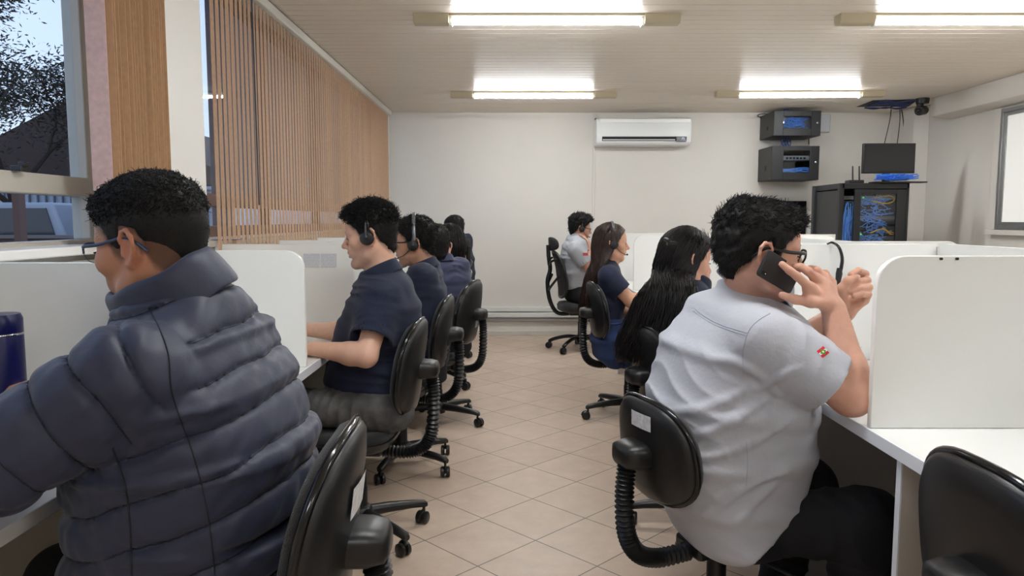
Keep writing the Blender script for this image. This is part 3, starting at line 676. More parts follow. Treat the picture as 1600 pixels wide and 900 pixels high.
for k, (x0_, y0_, x1_, y1_) in enumerate(((1393, 165, 1382, 224), (1406, 168, 1402, 224), (1408, 168, 1413, 224))):
    p, q = at(x0_, y0_, WB - .25), at(x1_, y1_, WB - .25); cable('cable', ['leftmost thin black wire hanging from the ceiling hatch to the monitor', 'middle thin black wire hanging behind the monitor', 'black wire hanging in front of the grey duct'][k], [p, p.lerp(q, .4) + Vector((.01, 0, 0)), q], M_plastic, .0045)
p = at(1441, 166, 7.0)
cm = thing('security_camera', 'small black dome camera under the ceiling in the back right corner', 'camera', (p.x, 7.0, CEIL))
MB().cyl((0, 0, -.0), (0, 0, -.05), .06, .055, 20).build('mount', M_plastic, cm, bevel=.004)
MB().cyl((-.02, 0, -.05), (-.02, 0, -.09), .03, n=12).build('neck', M_plastic, cm)
MB().tube([(-.055, -.05, -.12), (-.05, -.045, -.118), (.03, .02, -.105)], [.04, .045, .042], 16).build('housing', M_plastic, cm)
MB().ball((-.06, -.053, -.121), .025, 8).build('lens', M_gloss, cm)
# ================================================================ small things on the desks
a = at(14, 560, 1.45)
bt = thing('thermos', 'blue metal thermos at the left edge on the worktop', 'bottle', (at(2, 560, 1.5).x, 1.5, .75))
zt = at(14, 489, 1.5).z - .75
rr = .042
MB().lathe([(0, .001), (rr, .001), (rr, zt - .045), (rr * .97, zt - .042)], 32).build('body', mat('blue enamel', (14, 18, 74), .28, spec=.6, noise=.25, nscale=14), bt)
MB().lathe([(rr * .98, zt - .044), (rr * 1.0, zt - .04), (rr * 1.0, zt - .012), (rr * .9, zt - .002), (0, zt)], 32).build('lid', mat('blue enamel', (14, 18, 74)), bt)
MB().lathe([(rr * 1.012, zt - .045), (rr * 1.012, zt - .042), (rr * .98, zt - .040)], 32, cap=False).build('worn_ring', M_chrome, bt)
p = at(8, 650, 1.30)
kb = thing('keyboard', 'black keyboard in front of the blue thermos, at the jacket sleeve', 'keyboard', (-.98, 1.33, .75))
MB().box((-.07, -.2, .001), (.07, .2, .018)).build('case', M_plastic, kb, bevel=.004)
mb = MB()
for i in range(5):
    for j in range(15): mb.box((-.06 + i * .025, -.19 + j * .0255, .018), (-.04 + i * .025, -.17 + j * .0255, .026))
mb.build('keys', mat('key caps', (52, 54, 60), .5), kb, bevel=.002)
for k, (x0_, x1_, yy, zt_, zb_) in enumerate(((319, 345, 3.3, 376, 390), (351, 373, 3.35, 375, 384))):
    p, q = at(x0_, zt_, yy), at(x1_, zb_, yy)
    tag(MB().box((p.x, yy, 1.16), (q.x, yy + .05, p.z)).build('storage_box', mat('dark blue box', (44, 58, 120), .4), bevel=.004), ['small dark blue box on the sill just behind the jacket collar', 'smaller blue box on the sill below the first blind slats'][k], 'box')
# headset hung on the rear panel in front of the phoning man
pts = [(1293, 381), (1300, 379), (1309, 384), (1314, 394), (1316, 406), (1314, 420), (1312, 428)]
hs = thing('headset', 'black headset hooked over the white rear panel by the raised hands', 'headset', at(1300, 400, 2.57))
MB().tube(smooth_path([at(x, y, 2.60 - .03 * min(1, k / 2)) - hs.location for k, (x, y) in enumerate(pts)], 6), [.005 + .004 * min(1, k / 30) for k in range(37)], 10, flat=.7).build('headband', M_gloss, hs)
q = at(1311, 432, 2.57) - hs.location
MB().tube([q + Vector((0, 0, .03)), q + Vector((0, 0, .01)), q + Vector((-.004, 0, -.03))], [.008, .0115, .008], 12).build('ear_cup', M_plastic, hs)
cable('pen', 'small black pen lying on top of the far end panel', [Vector((at(990, 360, 6.31).x, 6.31, 1.131)), Vector((at(1012, 361, 6.31).x, 6.312, 1.131))], M_plastic, .006)
# ================================================================ outside the windows
tag(MB().box((-40, -5, -.6), (-1.6, 60, -.5)).build('yard', mat('yard ground', (88, 86, 82), .9, noise=.2, nscale=.6)), kind='structure')
M_leaf = mat('dark leaves', (34, 42, 34), .6, noise=.3, nscale=3); M_bark = mat('bark', (46, 40, 36), .9, noise=.3, nscale=9)
def tree(label, loc, h, crown, nleaf, seed, leaf=.09):
    r = random.Random(seed); t = thing('tree', label, 'tree', loc)
    mb = MB(); tips = []
    def grow(p, d, L, rad, lv):
        q = p + d * L; mid = p.lerp(q, .5) + Vector((r.uniform(-1, 1), r.uniform(-1, 1), 0)) * L * .06
        mb.tube([p, mid, q], [rad, rad * .85, rad * .68], 7)
        if lv == 0: tips.append((p, q)); return
        for k in range(3 if lv > 1 else 4):
            dd = (d + Vector((r.uniform(-1, 1), r.uniform(-1, 1), r.uniform(-.35, .6))) * .75).normalized()
            grow(q, dd, L * r.uniform(.62, .82), rad * .62, lv - 1)
        if lv < 3: tips.append((p, q))
    grow(Vector((0, 0, 0)), Vector((0, 0, 1)), h * .34, h * .02, 4)
    mb.build('trunk', M_bark, t)
    lv = MB(); V = []; F = []
    for k in range(nleaf):
        a, b_ = r.choice(tips); c = a.lerp(b_, r.uniform(.2, 1.15)) + Vector((r.gauss(0, 1), r.gauss(0, 1), r.gauss(0, 1))) * crown
        u = Vector((r.gauss(0, 1), r.gauss(0, 1), r.gauss(0, .6))).normalized(); v = u.cross(Vector((r.gauss(0, 1), r.gauss(0, 1), r.gauss(0, 1)))).normalized()
        L = leaf * r.uniform(.7, 1.3); n = len(V)
        V += [c - u * L, c + v * L * .28, c + u * L, c - v * L * .28]; F.append((n, n + 1, n + 2, n + 3))
    lv.add(V, F); tag(lv.build('foliage', M_leaf, t), kind='stuff')
tree('leafy tree outside the near window, branches against the sky', (-8.6, 11.6, -.5), 6.6, .19, 30000, 2, .042)
tree('dark dense tree outside behind the first one', (-12.2, 18.2, -.5), 6.0, .30, 20000, 5, .07)
tree('low dark tree outside at the left edge of the window', (-10.4, 13.2, -.5), 5.0, .24, 20000, 8, .05)
# dark-roofed building beyond, white grilled gate, fence, parked truck
bd = thing('building', 'low building with a dark pitched roof outside the windows', 'building', (-13, 30, -.5))
MB().box((-5, -6, 0), (4, 8, 2.9)).build('wall', mat('outside wall', (120, 112, 104), .9), bd)
MB().prism([(-5.8, 2.8), (4.9, 2.8), (-.5, 5.4)], -7, 9, 1).build('roof', mat('dark roof', (58, 46, 44), .8, noise=.15, nscale=2), bd)
gt = thing('gate', 'white barred gate outside beyond the trees', 'gate', (-11.5, 21.4, -.5))
MB().box((-6, .05, 0), (5, .08, 2.7)).build('backing', mat('gate pale', (196, 204, 218), .7), gt)
mb = MB()
for k in range(46): mb.box((-6 + k * .24, -.01, 0), (-5.96 + k * .24, .03, 2.7))
for z in (.1, 1.3, 2.55): mb.box((-6, -.02, z), (5, .04, z + .06))
mb.build('bars', mat('gate bars', (110, 118, 132), .6), gt)
tk = thing('truck', 'parked pale truck seen through the lower window pane', 'truck', (-9.0, 13.9, -.5))
mb = MB(); mb.prism([(-1.1, .5), (1.1, .5), (1.1, 1.5), (.9, 2.05), (-.9, 2.05), (-1.1, 1.5)], -.8, 1.2, 1)
mb.build('cab', mat('truck white', (176, 184, 196), .4), tk, bevel=.05)
MB().prism([(-.95, 1.42), (.95, 1.42), (.8, 1.95), (-.8, 1.95)], -.83, -.78, 1).build('windscreen', mat('dark glass', (60, 66, 74), .1), tk)
for s in (-1, 1): MB().cyl((s * 1.0, -.2, .42), (s * .75, -.2, .42), .42, n=20).build('wheel', M_plastic, tk)
MB().box((-1.12, -.9, .35), (1.12, -.8, .6)).build('bumper', MATS['gate bars'], tk, bevel=.02)
pb = at(30, 330, 7.5)
tag(MB().box((pb.x - .035, 7.45, -.5), (pb.x + .035, 7.55, 1.6)).build('post', mat('rusty post', (98, 72, 66), .8)), 'brown post outside the lower left window pane', 'post')
fn = thing('fence', 'low reddish brown fence wall outside the windows', 'fence', (-8, 11.9, -.5))
MB().box((-5, -.08, 0), (6, .08, 1.45)).build('wall', mat('fence brown', (84, 66, 62), .9, noise=.2, nscale=3), fn)
MB().box((-5, -.12, 1.45), (6, .12, 1.5)).build('coping', mat('fence coping', (120, 112, 110), .9), fn)
bw = thing('added_backdrop', 'added dark wall with a pale band outside, darkening the gaps of the drawn blind', 'wall', (-4.85, 30, -.5))  # added wall: keeps bright sky out of the gaps between the slats
MB().box((-.15, -17.6, 0), (.15, 18, 5.6)).build('wall', mat('dark backdrop', (74, 62, 66), .9, noise=.2, nscale=2), bw)
MB().box((.15, -17.5, 1.0), (.17, 18, 2.05)).build('pale_band', mat('pale band', (214, 216, 224), .7), bw)  # pale colour stands in for the brightness behind the lower slats
# ================================================================ people: implicit surfaces turned into smooth meshes
f4 = np.float32
def V3(p): return np.array(p, dtype=np.float64)
def nrm(v): v = V3(v); return v / np.linalg.norm(v)
class Vol:
    """distance field on a grid; every shape is blended in, mesh() returns one closed surface"""
    def __init__(s, lo, hi, h):
        s.h = h; s.ax = [np.arange(lo[i], hi[i] + h, h).astype(f4) for i in range(3)]
        s.D = np.full([len(a) for a in s.ax], .3, f4)
    def reg(s, lo, hi):
        sl = []
        for i in range(3):
            a = max(0, int(np.searchsorted(s.ax[i], lo[i])) - 1); b_ = min(len(s.ax[i]), int(np.searchsorted(s.ax[i], hi[i])) + 1)
            if b_ - a < 1: return None
            sl.append(slice(a, b_))
        return tuple(sl), s.ax[0][sl[0]][:, None, None], s.ax[1][sl[1]][None, :, None], s.ax[2][sl[2]][None, None, :]
    def put(s, sl, d, k, mode):
        A = s.D[sl]
        if mode == 'u': h = np.clip(.5 + .5 * (A - d) / k, 0, 1); s.D[sl] = A * (1 - h) + d * h - k * h * (1 - h)
        elif mode == 's': h = np.clip(.5 - .5 * (A + d) / k, 0, 1); s.D[sl] = A * (1 - h) - d * h + k * h * (1 - h)
        elif mode == 'i': h = np.clip(.5 - .5 * (A - d) / k, 0, 1); s.D[sl] = A * (1 - h) + d * h + k * h * (1 - h)
    def cone(s, a, b_, ra, rb, k=.01, mode='u', disp=None):
        a, b_ = V3(a), V3(b_); m = max(ra, rb) + k + 3 * s.h + (.02 if disp else 0)
        r = s.reg(np.minimum(a, b_) - m, np.maximum(a, b_) + m)
        if r is None: return
        sl, X, Y, Z = r; X, Y, Z = X - f4(a[0]), Y - f4(a[1]), Z - f4(a[2]); ab = (b_ - a).astype(f4); L2 = f4(max(1e-9, float(ab @ ab)))
        t_ = (X * ab[0] + Y * ab[1] + Z * ab[2]) / L2; tc = np.clip(t_, 0, 1)
        d = np.sqrt((X - tc * ab[0]) ** 2 + (Y - tc * ab[1]) ** 2 + (Z - tc * ab[2]) ** 2) - (ra + (rb - ra) * tc)
        if disp: d = d - disp(t_ * math.sqrt(L2), X, Y, Z)
        s.put(sl, d.astype(f4), k, mode)
    def sleeve(s, a, b_, ra, rb, k, disp, wall=.008, deep=.035):
        a, b_ = V3(a), V3(b_); m = max(ra, rb) + k + 3 * s.h + .02; r = s.reg(np.minimum(a, b_) - m, np.maximum(a, b_) + m)
        if r is None: return
        sl, X, Y, Z = r; X, Y, Z = X - f4(a[0]), Y - f4(a[1]), Z - f4(a[2]); L = float(np.linalg.norm(b_ - a)); ab = ((b_ - a) / L).astype(f4)
        al = X * ab[0] + Y * ab[1] + Z * ab[2]; tc = np.clip(al / f4(L), 0, 1.2); q = tc * f4(L)
        rad = np.sqrt((X - q * ab[0]) ** 2 + (Y - q * ab[1]) ** 2 + (Z - q * ab[2]) ** 2); R = ra + (rb - ra) * tc; dd = disp(X, Y, Z) * np.clip((f4(L) - al) / .05, .25, 1)
        d = np.maximum(rad - R - dd, al - f4(L)); bore = np.maximum(rad - R + wall - dd, f4(L - deep) - al)
        s.put(sl, np.maximum(d, -bore).astype(f4), k, 'u')
    def chain(s, pts, rr, k=.006, mode='u'):
        for i in range(len(pts) - 1): s.cone(pts[i], pts[i + 1], rr[i], rr[i + 1], k, mode)
    def ell(s, c, r, R=None, k=.01, mode='u', disp=None):
        c = V3(c); r = V3(r); m = r.max() + k + 3 * s.h
        q = s.reg(c - m, c + m)
        if q is None: return
        sl, X, Y, Z = q; X, Y, Z = X - f4(c[0]), Y - f4(c[1]), Z - f4(c[2])
        if R is not None: X, Y, Z = [X * f4(R[i][0]) + Y * f4(R[i][1]) + Z * f4(R[i][2]) for i in range(3)]
        k0 = np.sqrt((X / f4(r[0])) ** 2 + (Y / f4(r[1])) ** 2 + (Z / f4(r[2])) ** 2); k1 = np.sqrt((X / f4(r[0] ** 2)) ** 2 + (Y / f4(r[1] ** 2)) ** 2 + (Z / f4(r[2] ** 2)) ** 2)
        d = k0 * (k0 - 1) / np.maximum(k1, 1e-6)
        if disp: d = d - disp(X, Y, Z)
        s.put(sl, d.astype(f4), k, mode)
    def loft(s, st, k=.03, disp=None, grow=0., mode='u', capr=.05):
        """st: list of (c, u, v, hw, hd) stations of a trunk with elliptic cross-sections"""
        for i in range(len(st) - 1):
            (c0, u0, v0, w0, d0), (c1, u1, v1, w1, d1) = st[i], st[i + 1]; mw = max(w0, w1, d0, d1) + k + .04 + grow
            r = s.reg(np.minimum(c0, c1) - mw, np.maximum(c0, c1) + mw)
            if r is None: continue
            sl, X, Y, Z = r; X, Y, Z = X - f4(c0[0]), Y - f4(c0[1]), Z - f4(c0[2]); ab = (c1 - c0).astype(f4); L2 = f4(ab @ ab)
            t_ = (X * ab[0] + Y * ab[1] + Z * ab[2]) / L2; tc = np.clip(t_, 0, 1)
            px, py, pz = X - tc * ab[0], Y - tc * ab[1], Z - tc * ab[2]
            um = nrm(u0 + u1).astype(f4); vm = nrm(v0 + v1).astype(f4); W = w0 + (w1 - w0) * tc + grow; Dd = d0 + (d1 - d0) * tc + grow
            a_ = (px * um[0] + py * um[1] + pz * um[2]); b_ = (px * vm[0] + py * vm[1] + pz * vm[2])
            over = np.maximum(t_ - 1, 0) + np.maximum(-t_, 0); ov = over * math.sqrt(L2) / capr
            q = np.sqrt((np.abs(a_ / W) ** 2.4 + np.abs(b_ / Dd) ** 2.4) ** (2 / 2.4) + ov ** 2)
            d = (q - 1) * np.minimum(W, Dd)
            if disp: d = d - disp(X + f4(c0[0]), Y + f4(c0[1]), Z + f4(c0[2]))
            s.put(sl, d.astype(f4), k, mode)
    def plane(s, p, n, k=.004):
        """keep what lies on the side n points away from"""
        n = nrm(n); p = V3(p); X, Y, Z = s.ax[0][:, None, None] - f4(p[0]), s.ax[1][None, :, None] - f4(p[1]), s.ax[2][None, None, :] - f4(p[2])
        d = X * f4(n[0]) + Y * f4(n[1]) + Z * f4(n[2]); s.put(tuple([slice(None)] * 3), d.astype(f4), k, 'i')
    def ruffle(s, fn, lo=None, hi=None):
        r = s.reg(lo if lo is not None else [a[0] for a in s.ax], hi if hi is not None else [a[-1] for a in s.ax])
        if r: sl, X, Y, Z = r; s.D[sl] -= fn(X, Y, Z).astype(f4)
    def mesh(s):
        D = s.D; D = D.copy(); D[0] = D[-1] = .1; D[:, 0] = D[:, -1] = .1; D[:, :, 0] = D[:, :, -1] = .1
        I = D < 0; c = I[:-1, :-1, :-1].astype(np.int8)
        cnt = np.zeros(c.shape, np.int8)
        for a in (0, 1):
            for b_ in (0, 1):
                for e in (0, 1): cnt += I[a:a + c.shape[0], b_:b_ + c.shape[1], e:e + c.shape[2]]
        act = np.argwhere((cnt > 0) & (cnt < 8)); idx = np.full(c.shape, -1, np.int32); idx[act[:, 0], act[:, 1], act[:, 2]] = np.arange(len(act))
        P = np.zeros((len(act), 3)); n = np.zeros(len(act))
        for a in range(3):
            o = [0, 0, 0]; o[a] = 1; e1, e2 = [x for x in range(3) if x != a]
            for p in (0, 1):
                for q in (0, 1):
                    st = [0, 0, 0]; st[e1] = p; st[e2] = q
                    i0 = act + st; i1 = i0 + o; d0 = D[i0[:, 0], i0[:, 1], i0[:, 2]]; d1 = D[i1[:, 0], i1[:, 1], i1[:, 2]]
                    m = (d0 < 0) != (d1 < 0); t_ = np.where(m, d0 / np.where(m, d0 - d1, 1), 0)
                    w_ = np.array(st, float)[None] + np.array(o, float)[None] * t_[:, None]; P[m] += w_[m]; n[m] += 1
        P = (P / n[:, None] + act) * s.h + np.array([a[0] for a in s.ax])
        F = []
        for a in range(3):
            e1, e2 = (a + 1) % 3, (a + 2) % 3
            sh = list(D.shape); i0 = [slice(1, -1)] * 3; i0[a] = slice(0, -1); i1 = [slice(1, -1)] * 3; i1[a] = slice(1, None)
            A, B = I[tuple(i0)], I[tuple(i1)]; off = np.array([1, 1, 1]); off[a] = 0
            for flip in (False, True):
                q = np.argwhere((A & ~B) if not flip else (~A & B)) + off
                if not len(q): continue
                def g(d1, d2): r = q.copy(); r[:, e1] -= d1; r[:, e2] -= d2; return idx[r[:, 0], r[:, 1], r[:, 2]]
                f_ = np.stack([g(0, 0), g(1, 0), g(1, 1), g(0, 1)], 1); F.append(f_[:, ::-1] if flip else f_)
        return P, np.concatenate(F)
def np_obj(name, P, F, m, parent=None, loc=None, col=None, relax=0):
    if relax:
        E = np.concatenate([F[:, [i, (i + 1) % F.shape[1]]] for i in range(F.shape[1])]); cnt = np.bincount(E.ravel(), minlength=len(P)).astype(float)[:, None]
        for _ in range(relax):
            S = np.zeros_like(P)
            for c in range(3): S[:, c] = np.bincount(E[:, 0], P[E[:, 1], c], len(P)) + np.bincount(E[:, 1], P[E[:, 0], c], len(P))
            P = P * .5 + .5 * S / np.maximum(cnt, 1)
    me = bpy.data.meshes.new(name); Q = P - (np.array(loc) if loc is not None else 0); k = F.shape[1]
    me.vertices.add(len(Q)); me.vertices.foreach_set('co', Q.astype(f4).ravel()); me.loops.add(F.size); me.loops.foreach_set('vertex_index', F.astype(np.int32).ravel())
    me.polygons.add(len(F)); me.polygons.foreach_set('loop_start', np.arange(0, F.size, k, dtype=np.int32)); me.polygons.foreach_set('loop_total', np.full(len(F), k, np.int32))
    me.polygons.foreach_set('use_smooth', np.ones(len(F), bool)); me.update(calc_edges=True); me.validate()
    if col is not None:
        at_ = me.color_attributes.new('tint', 'FLOAT_COLOR', 'POINT'); at_.data.foreach_set('color', np.concatenate([col, np.ones((len(col), 1))], 1).astype(f4).ravel())
    for x in (m if isinstance(m, list) else [m]): me.materials.append(x)
    o = bpy.data.objects.new(name, me); C.objects.link(o)
    if parent: o.parent = parent
    return o
def strands(paths, rad, sides=3):
    """paths N x S x 3, rad S or N x S -> thin tapering tubes in one array mesh"""
    N, S, _ = paths.shape; rad = np.broadcast_to(rad, (N, S))
    T = np.gradient(paths, axis=1); T /= np.maximum(np.linalg.norm(T, axis=2, keepdims=True), 1e-9)
    A = np.zeros_like(T); A[:] = (0.3, 0.5, .81); U = np.cross(T, A); U /= np.maximum(np.linalg.norm(U, axis=2, keepdims=True), 1e-9); W = np.cross(T, U)
    rings = [paths + (U * math.cos(2 * PI * j / sides) + W * math.sin(2 * PI * j / sides)) * rad[..., None] for j in range(sides)]
    P = np.stack(rings, 2).reshape(-1, 3)
    i = (np.arange(N)[:, None, None] * S + np.arange(S - 1)[None, :, None]) * sides; j = np.arange(sides)[None, None, :]; jn = (j + 1) % sides
    F = np.stack([i + j, i + jn, i + sides + jn, i + sides + j], -1).reshape(-1, 4)
    return P, F
def waves(seed, scale, n=7, stretch=(1, 1, 1)):
    r = np.random.RandomState(seed); K = r.normal(size=(n, 3)); K /= np.linalg.norm(K, axis=1, keepdims=True); K *= (2 * PI / scale) * r.uniform(.6, 1.7, (n, 1)) * np.array(stretch); ph = r.uniform(0, 2 * PI, n)
    def f(X, Y, Z):
        o = 0
        for (a, b_, c), p in zip(K, ph): o = o + np.sin(X * f4(a) + Y * f4(b_) + Z * f4(c) + f4(p))
        return o / f4(math.sqrt(n))
    return f
def folds(seed, axis, scale, amp, warp=.5):
    """long creases lying across an axis, wandering like cloth"""
    ax = nrm(axis); w1 = waves(seed, scale * 3.2, 5); w2 = waves(seed + 9, scale * 4.5, 5); w3 = waves(seed + 5, scale * 2.0, 4)
    def f(X, Y, Z):
        s_ = (X * f4(ax[0]) + Y * f4(ax[1]) + Z * f4(ax[2])) * f4(2 * PI / scale) + w1(X, Y, Z) * f4(warp * 3.2)
        g = np.sin(s_); return f4(amp) * (1 - 2 * np.sqrt(np.abs(g) + f4(.02))) * np.clip(.15 + .6 * w2(X, Y, Z), 0, 1) + f4(amp * .35) * w3(X, Y, Z)
    return f

# ---------------------------------------------------------------- materials of people
def skin_mat(name, rgb):
    m = bpy.data.materials.new(name); m.use_nodes = True; t = m.node_tree; b = t.nodes['Principled BSDF']; c = lin(rgb)
    a = t.nodes.new('ShaderNodeAttribute'); a.attribute_name = 'tint'
    n = t.nodes.new('ShaderNodeTexNoise'); n.inputs['Scale'].default_value = 45; n.inputs['Detail'].default_value = 5
    tc = t.nodes.new('ShaderNodeTexCoord'); t.links.new(tc.outputs['Object'], n.inputs[0])
    m1 = t.nodes.new('ShaderNodeMix'); m1.data_type = 'RGBA'; m1.inputs['A'].default_value = tuple(v * .86 for v in c[:3]) + (1,); m1.inputs['B'].default_value = (min(1, c[0] * 1.12), c[1] * 1.1, c[2] * 1.1, 1)
    t.links.new(n.outputs['Fac'], m1.inputs['Factor'])
    m2 = t.nodes.new('ShaderNodeMix'); m2.data_type = 'RGBA'; m2.blend_type = 'MULTIPLY'; m2.inputs['Factor'].default_value = 1
    t.links.new(m1.outputs['Result'], m2.inputs['A']); t.links.new(a.outputs['Color'], m2.inputs['B']); t.links.new(m2.outputs['Result'], b.inputs['Base Color'])
    b.inputs['Roughness'].default_value = .48; b.inputs['Specular IOR Level'].default_value = .4
    b.inputs['Subsurface Weight'].default_value = .12; b.inputs['Subsurface Radius'].default_value = (1, .35, .2); b.inputs['Subsurface Scale'].default_value = .008
    n2 = t.nodes.new('ShaderNodeTexNoise'); n2.inputs['Scale'].default_value = 420; t.links.new(tc.outputs['Object'], n2.inputs[0])
    bp = t.nodes.new('ShaderNodeBump'); bp.inputs['Strength'].default_value = .12; bp.inputs['Distance'].default_value = .001; t.links.new(n2.outputs['Fac'], bp.inputs['Height']); t.links.new(bp.outputs[0], b.inputs['Normal'])
    return m
M_hair = mat('black hair', (17, 15, 14), .58, spec=.25)
M_hairbrown = mat('dark brown hair', (48, 32, 26), .36, spec=.5, noise=.3, nscale=20)
M_hairdark = mat('blackish brown hair', (24, 20, 19), .5, spec=.3)
M_navy = mat('navy polo cotton', (18, 26, 52), .85, bump=.35, bscale=260, sheen=.06, noise=.08, nscale=6)
M_navy2 = mat('faded navy polo cotton', (38, 42, 70), .85, bump=.35, bscale=260, sheen=.15, noise=.08, nscale=6)
M_puffer = mat('dark navy nylon', (44, 48, 68), .52, spec=.35, bump=.55, bscale=26, sheen=.1, stretch=(1, 1, 1))
M_shirt = mat('pale grey shirt cotton', (182, 184, 192), .8, bump=.25, bscale=90, noise=.03, nscale=8)
M_shirt2 = mat('mid grey shirt cotton', (164, 167, 172), .85, bump=.3, bscale=90)
M_trous = mat('black trousers', (17, 18, 24), .85, bump=.4, bscale=160)
M_greyjean = mat('washed grey denim', (84, 83, 83), .9, noise=.8, nscale=26, bump=.5, bscale=420)
M_bluejean = mat('blue denim', (40, 58, 100), .9, noise=.35, nscale=14, bump=.4, bscale=380)
M_shoe = mat('black shoe leather', (18, 18, 19), .4)
M_eye = mat('eye white', (225, 220, 214), .2); M_iris = mat('iris brown', (40, 26, 18), .15)
M_thread = mat('seam thread', (168, 172, 184), .8)
# ================================================================ building one person
def smooth01(a, b_, x): t_ = np.clip((x - a) / (b_ - a), 0, 1); return t_ * t_ * (3 - 2 * t_)
class Head:
    """f forward, l to the person's left, u up; origin between the ears"""
    def __init__(s, O, yaw, pitch=0., roll=0., sc=1.):
        cy, sy, cp, sp = math.cos(yaw), math.sin(yaw), math.cos(pitch), math.sin(pitch)
        s.f = np.array([cy * cp, sy * cp, -sp]); l = np.array([-sy, cy, 0.]); u = np.cross(s.f, l)
        s.l = l * math.cos(roll) + u * math.sin(roll); s.u = np.cross(s.f, s.l); s.O = V3(O); s.s = sc; s.R = [s.f, s.l, s.u]
    def L(s, x, y, z): return s.O + (s.f * x + s.l * y + s.u * z) * s.s
    def loc(s, P): Q = (P - s.O) / s.s; return Q @ s.f, Q @ s.l, Q @ s.u
def head_at(ear, side, yaw, pitch=0., roll=0., sc=1.):
    h = Head((0, 0, 0), yaw, pitch, roll, sc); e = V3(at(*ear)); return Head(e - h.l * side * .076 * sc, yaw, pitch, roll, sc)
CRAN = ((-.006, 0, .040), (.093, .0745, .086)); FORE = ((.030, 0, .040), (.060, .064, .064))
def head_sdf(v, H, jaw=1., nose=1., cheek=1., face=True, chin=1., cf=0.):
    s = H.s; L = H.L
    def E(c, r, k=.01, mode='u', R=None): v.ell(L(*c), np.array(r) * s, R or H.R, k * s, mode)
    def Cn(a, b_, ra, rb, k=.01, mode='u'): v.cone(L(*a), L(*b_), ra * s, rb * s, k * s, mode)
    E(*CRAN); E(*FORE, k=.03)
    E((.040, 0, -.028), (.050, .056 * cheek, .066), .03)
    for y in (-1, 1):
        Cn((-.004, y * .054 * jaw, -.040), (.020, y * .050 * jaw, -.066), .019, .017, .02)
        Cn((.020, y * .050 * jaw, -.066), (.070, y * .014, -.092 * chin), .017, .016, .02)
        E((.056, y * .045 * cheek, -.014), (.026, .022, .022), .02)
    E((.074 + cf, 0, -.091 * chin), (.018, .020, .017), .016)
    E((.072 + cf * .6, 0, -.052), (.026, .032, .028), .02)
    if face:
        for y in (-1, 1):
            E((.097, y * .031, .007), (.017, .019, .012), .014, 's')
            Cn((.086, y * .014, .026), (.068, y * .050, .026), .0095, .008, .012)
            E((.072, y * .032, .006), (.0135, .0145, .0135), .004)
            E((.0885, y * .032, .0035), (.008, .0115, .0028), .002, 's')
            E((.100, y * .0125, -.026), (.0105, .0085, .008), .006)
        Cn((.088, 0, .020), (.112 * nose, 0, -.018), .0075, .0105, .009)
        E((.1125 * nose, 0, -.021), (.0115, .0105, .009), .006)
        Cn((.095, 0, -.030), (.096, 0, -.044), .006, .007, .008)
        for y in (-1, 1):
            Cn((.0985, 0, -.0510), (.084, y * .022, -.0555), .0060, .0035, .004)
            Cn((.0965, 0, -.0615), (.084, y * .020, -.0570), .0066, .0035, .004)
        E((.100, 0, -.0560), (.008, .019, .0016), .003, 's')
        E((.090, 0, -.072), (.005, .016, .003), .010, 's')
        for y in (-1, 1): E((.106, y * .0075, -.0335), (.006, .004, .004), .003, 's')
    for y in (-1, 1):     # ears
        e = lambda a, q, o=0: (a - .006, y * (.0745 + o + max(0, -a) * .45), q)
        E(e(-.004, -.002, .001), (.017, .006, .028), .006)
        ear = [e(.010, .004, .004), e(.012, .018, .006), e(.004, .030, .008), e(-.010, .031, .009), e(-.020, .020, .010), e(-.020, .002, .008), e(-.013, -.014, .006), e(-.002, -.028, .005), e(.007, -.026, .004)]
        v.chain([L(*p) for p in ear], [x * s for x in (.003, .004, .0042, .0044, .0042, .004, .0045, .0062, .004)], .004 * s)
        E(e(-.002, -.002, .010), (.008, .006, .012), .004, 's')
        E(e(-.006, .018, .011), (.006, .004, .007), .004, 's')
        Cn(e(.012, -.004, .004), e(.010, -.010, .005), .004, .0035, .004)
def hairline(kind):
    xs = [-.14, -.08, -.058, -.036, -.020, .006, .012, .022, .030, .044, .058, .072, .084, .12]
    if kind == 'f': zs = [-.07, -.06, -.05, -.03, .010, .014, -.02, -.02, .00, .030, .052, .068, .080, .10]
    else: zs = [-.070, -.070, -.062, -.030, .020, .030, -.010, -.016, -.004, .030, .040, .058, .072, .09]
    return lambda x: np.interp(x, xs, zs)
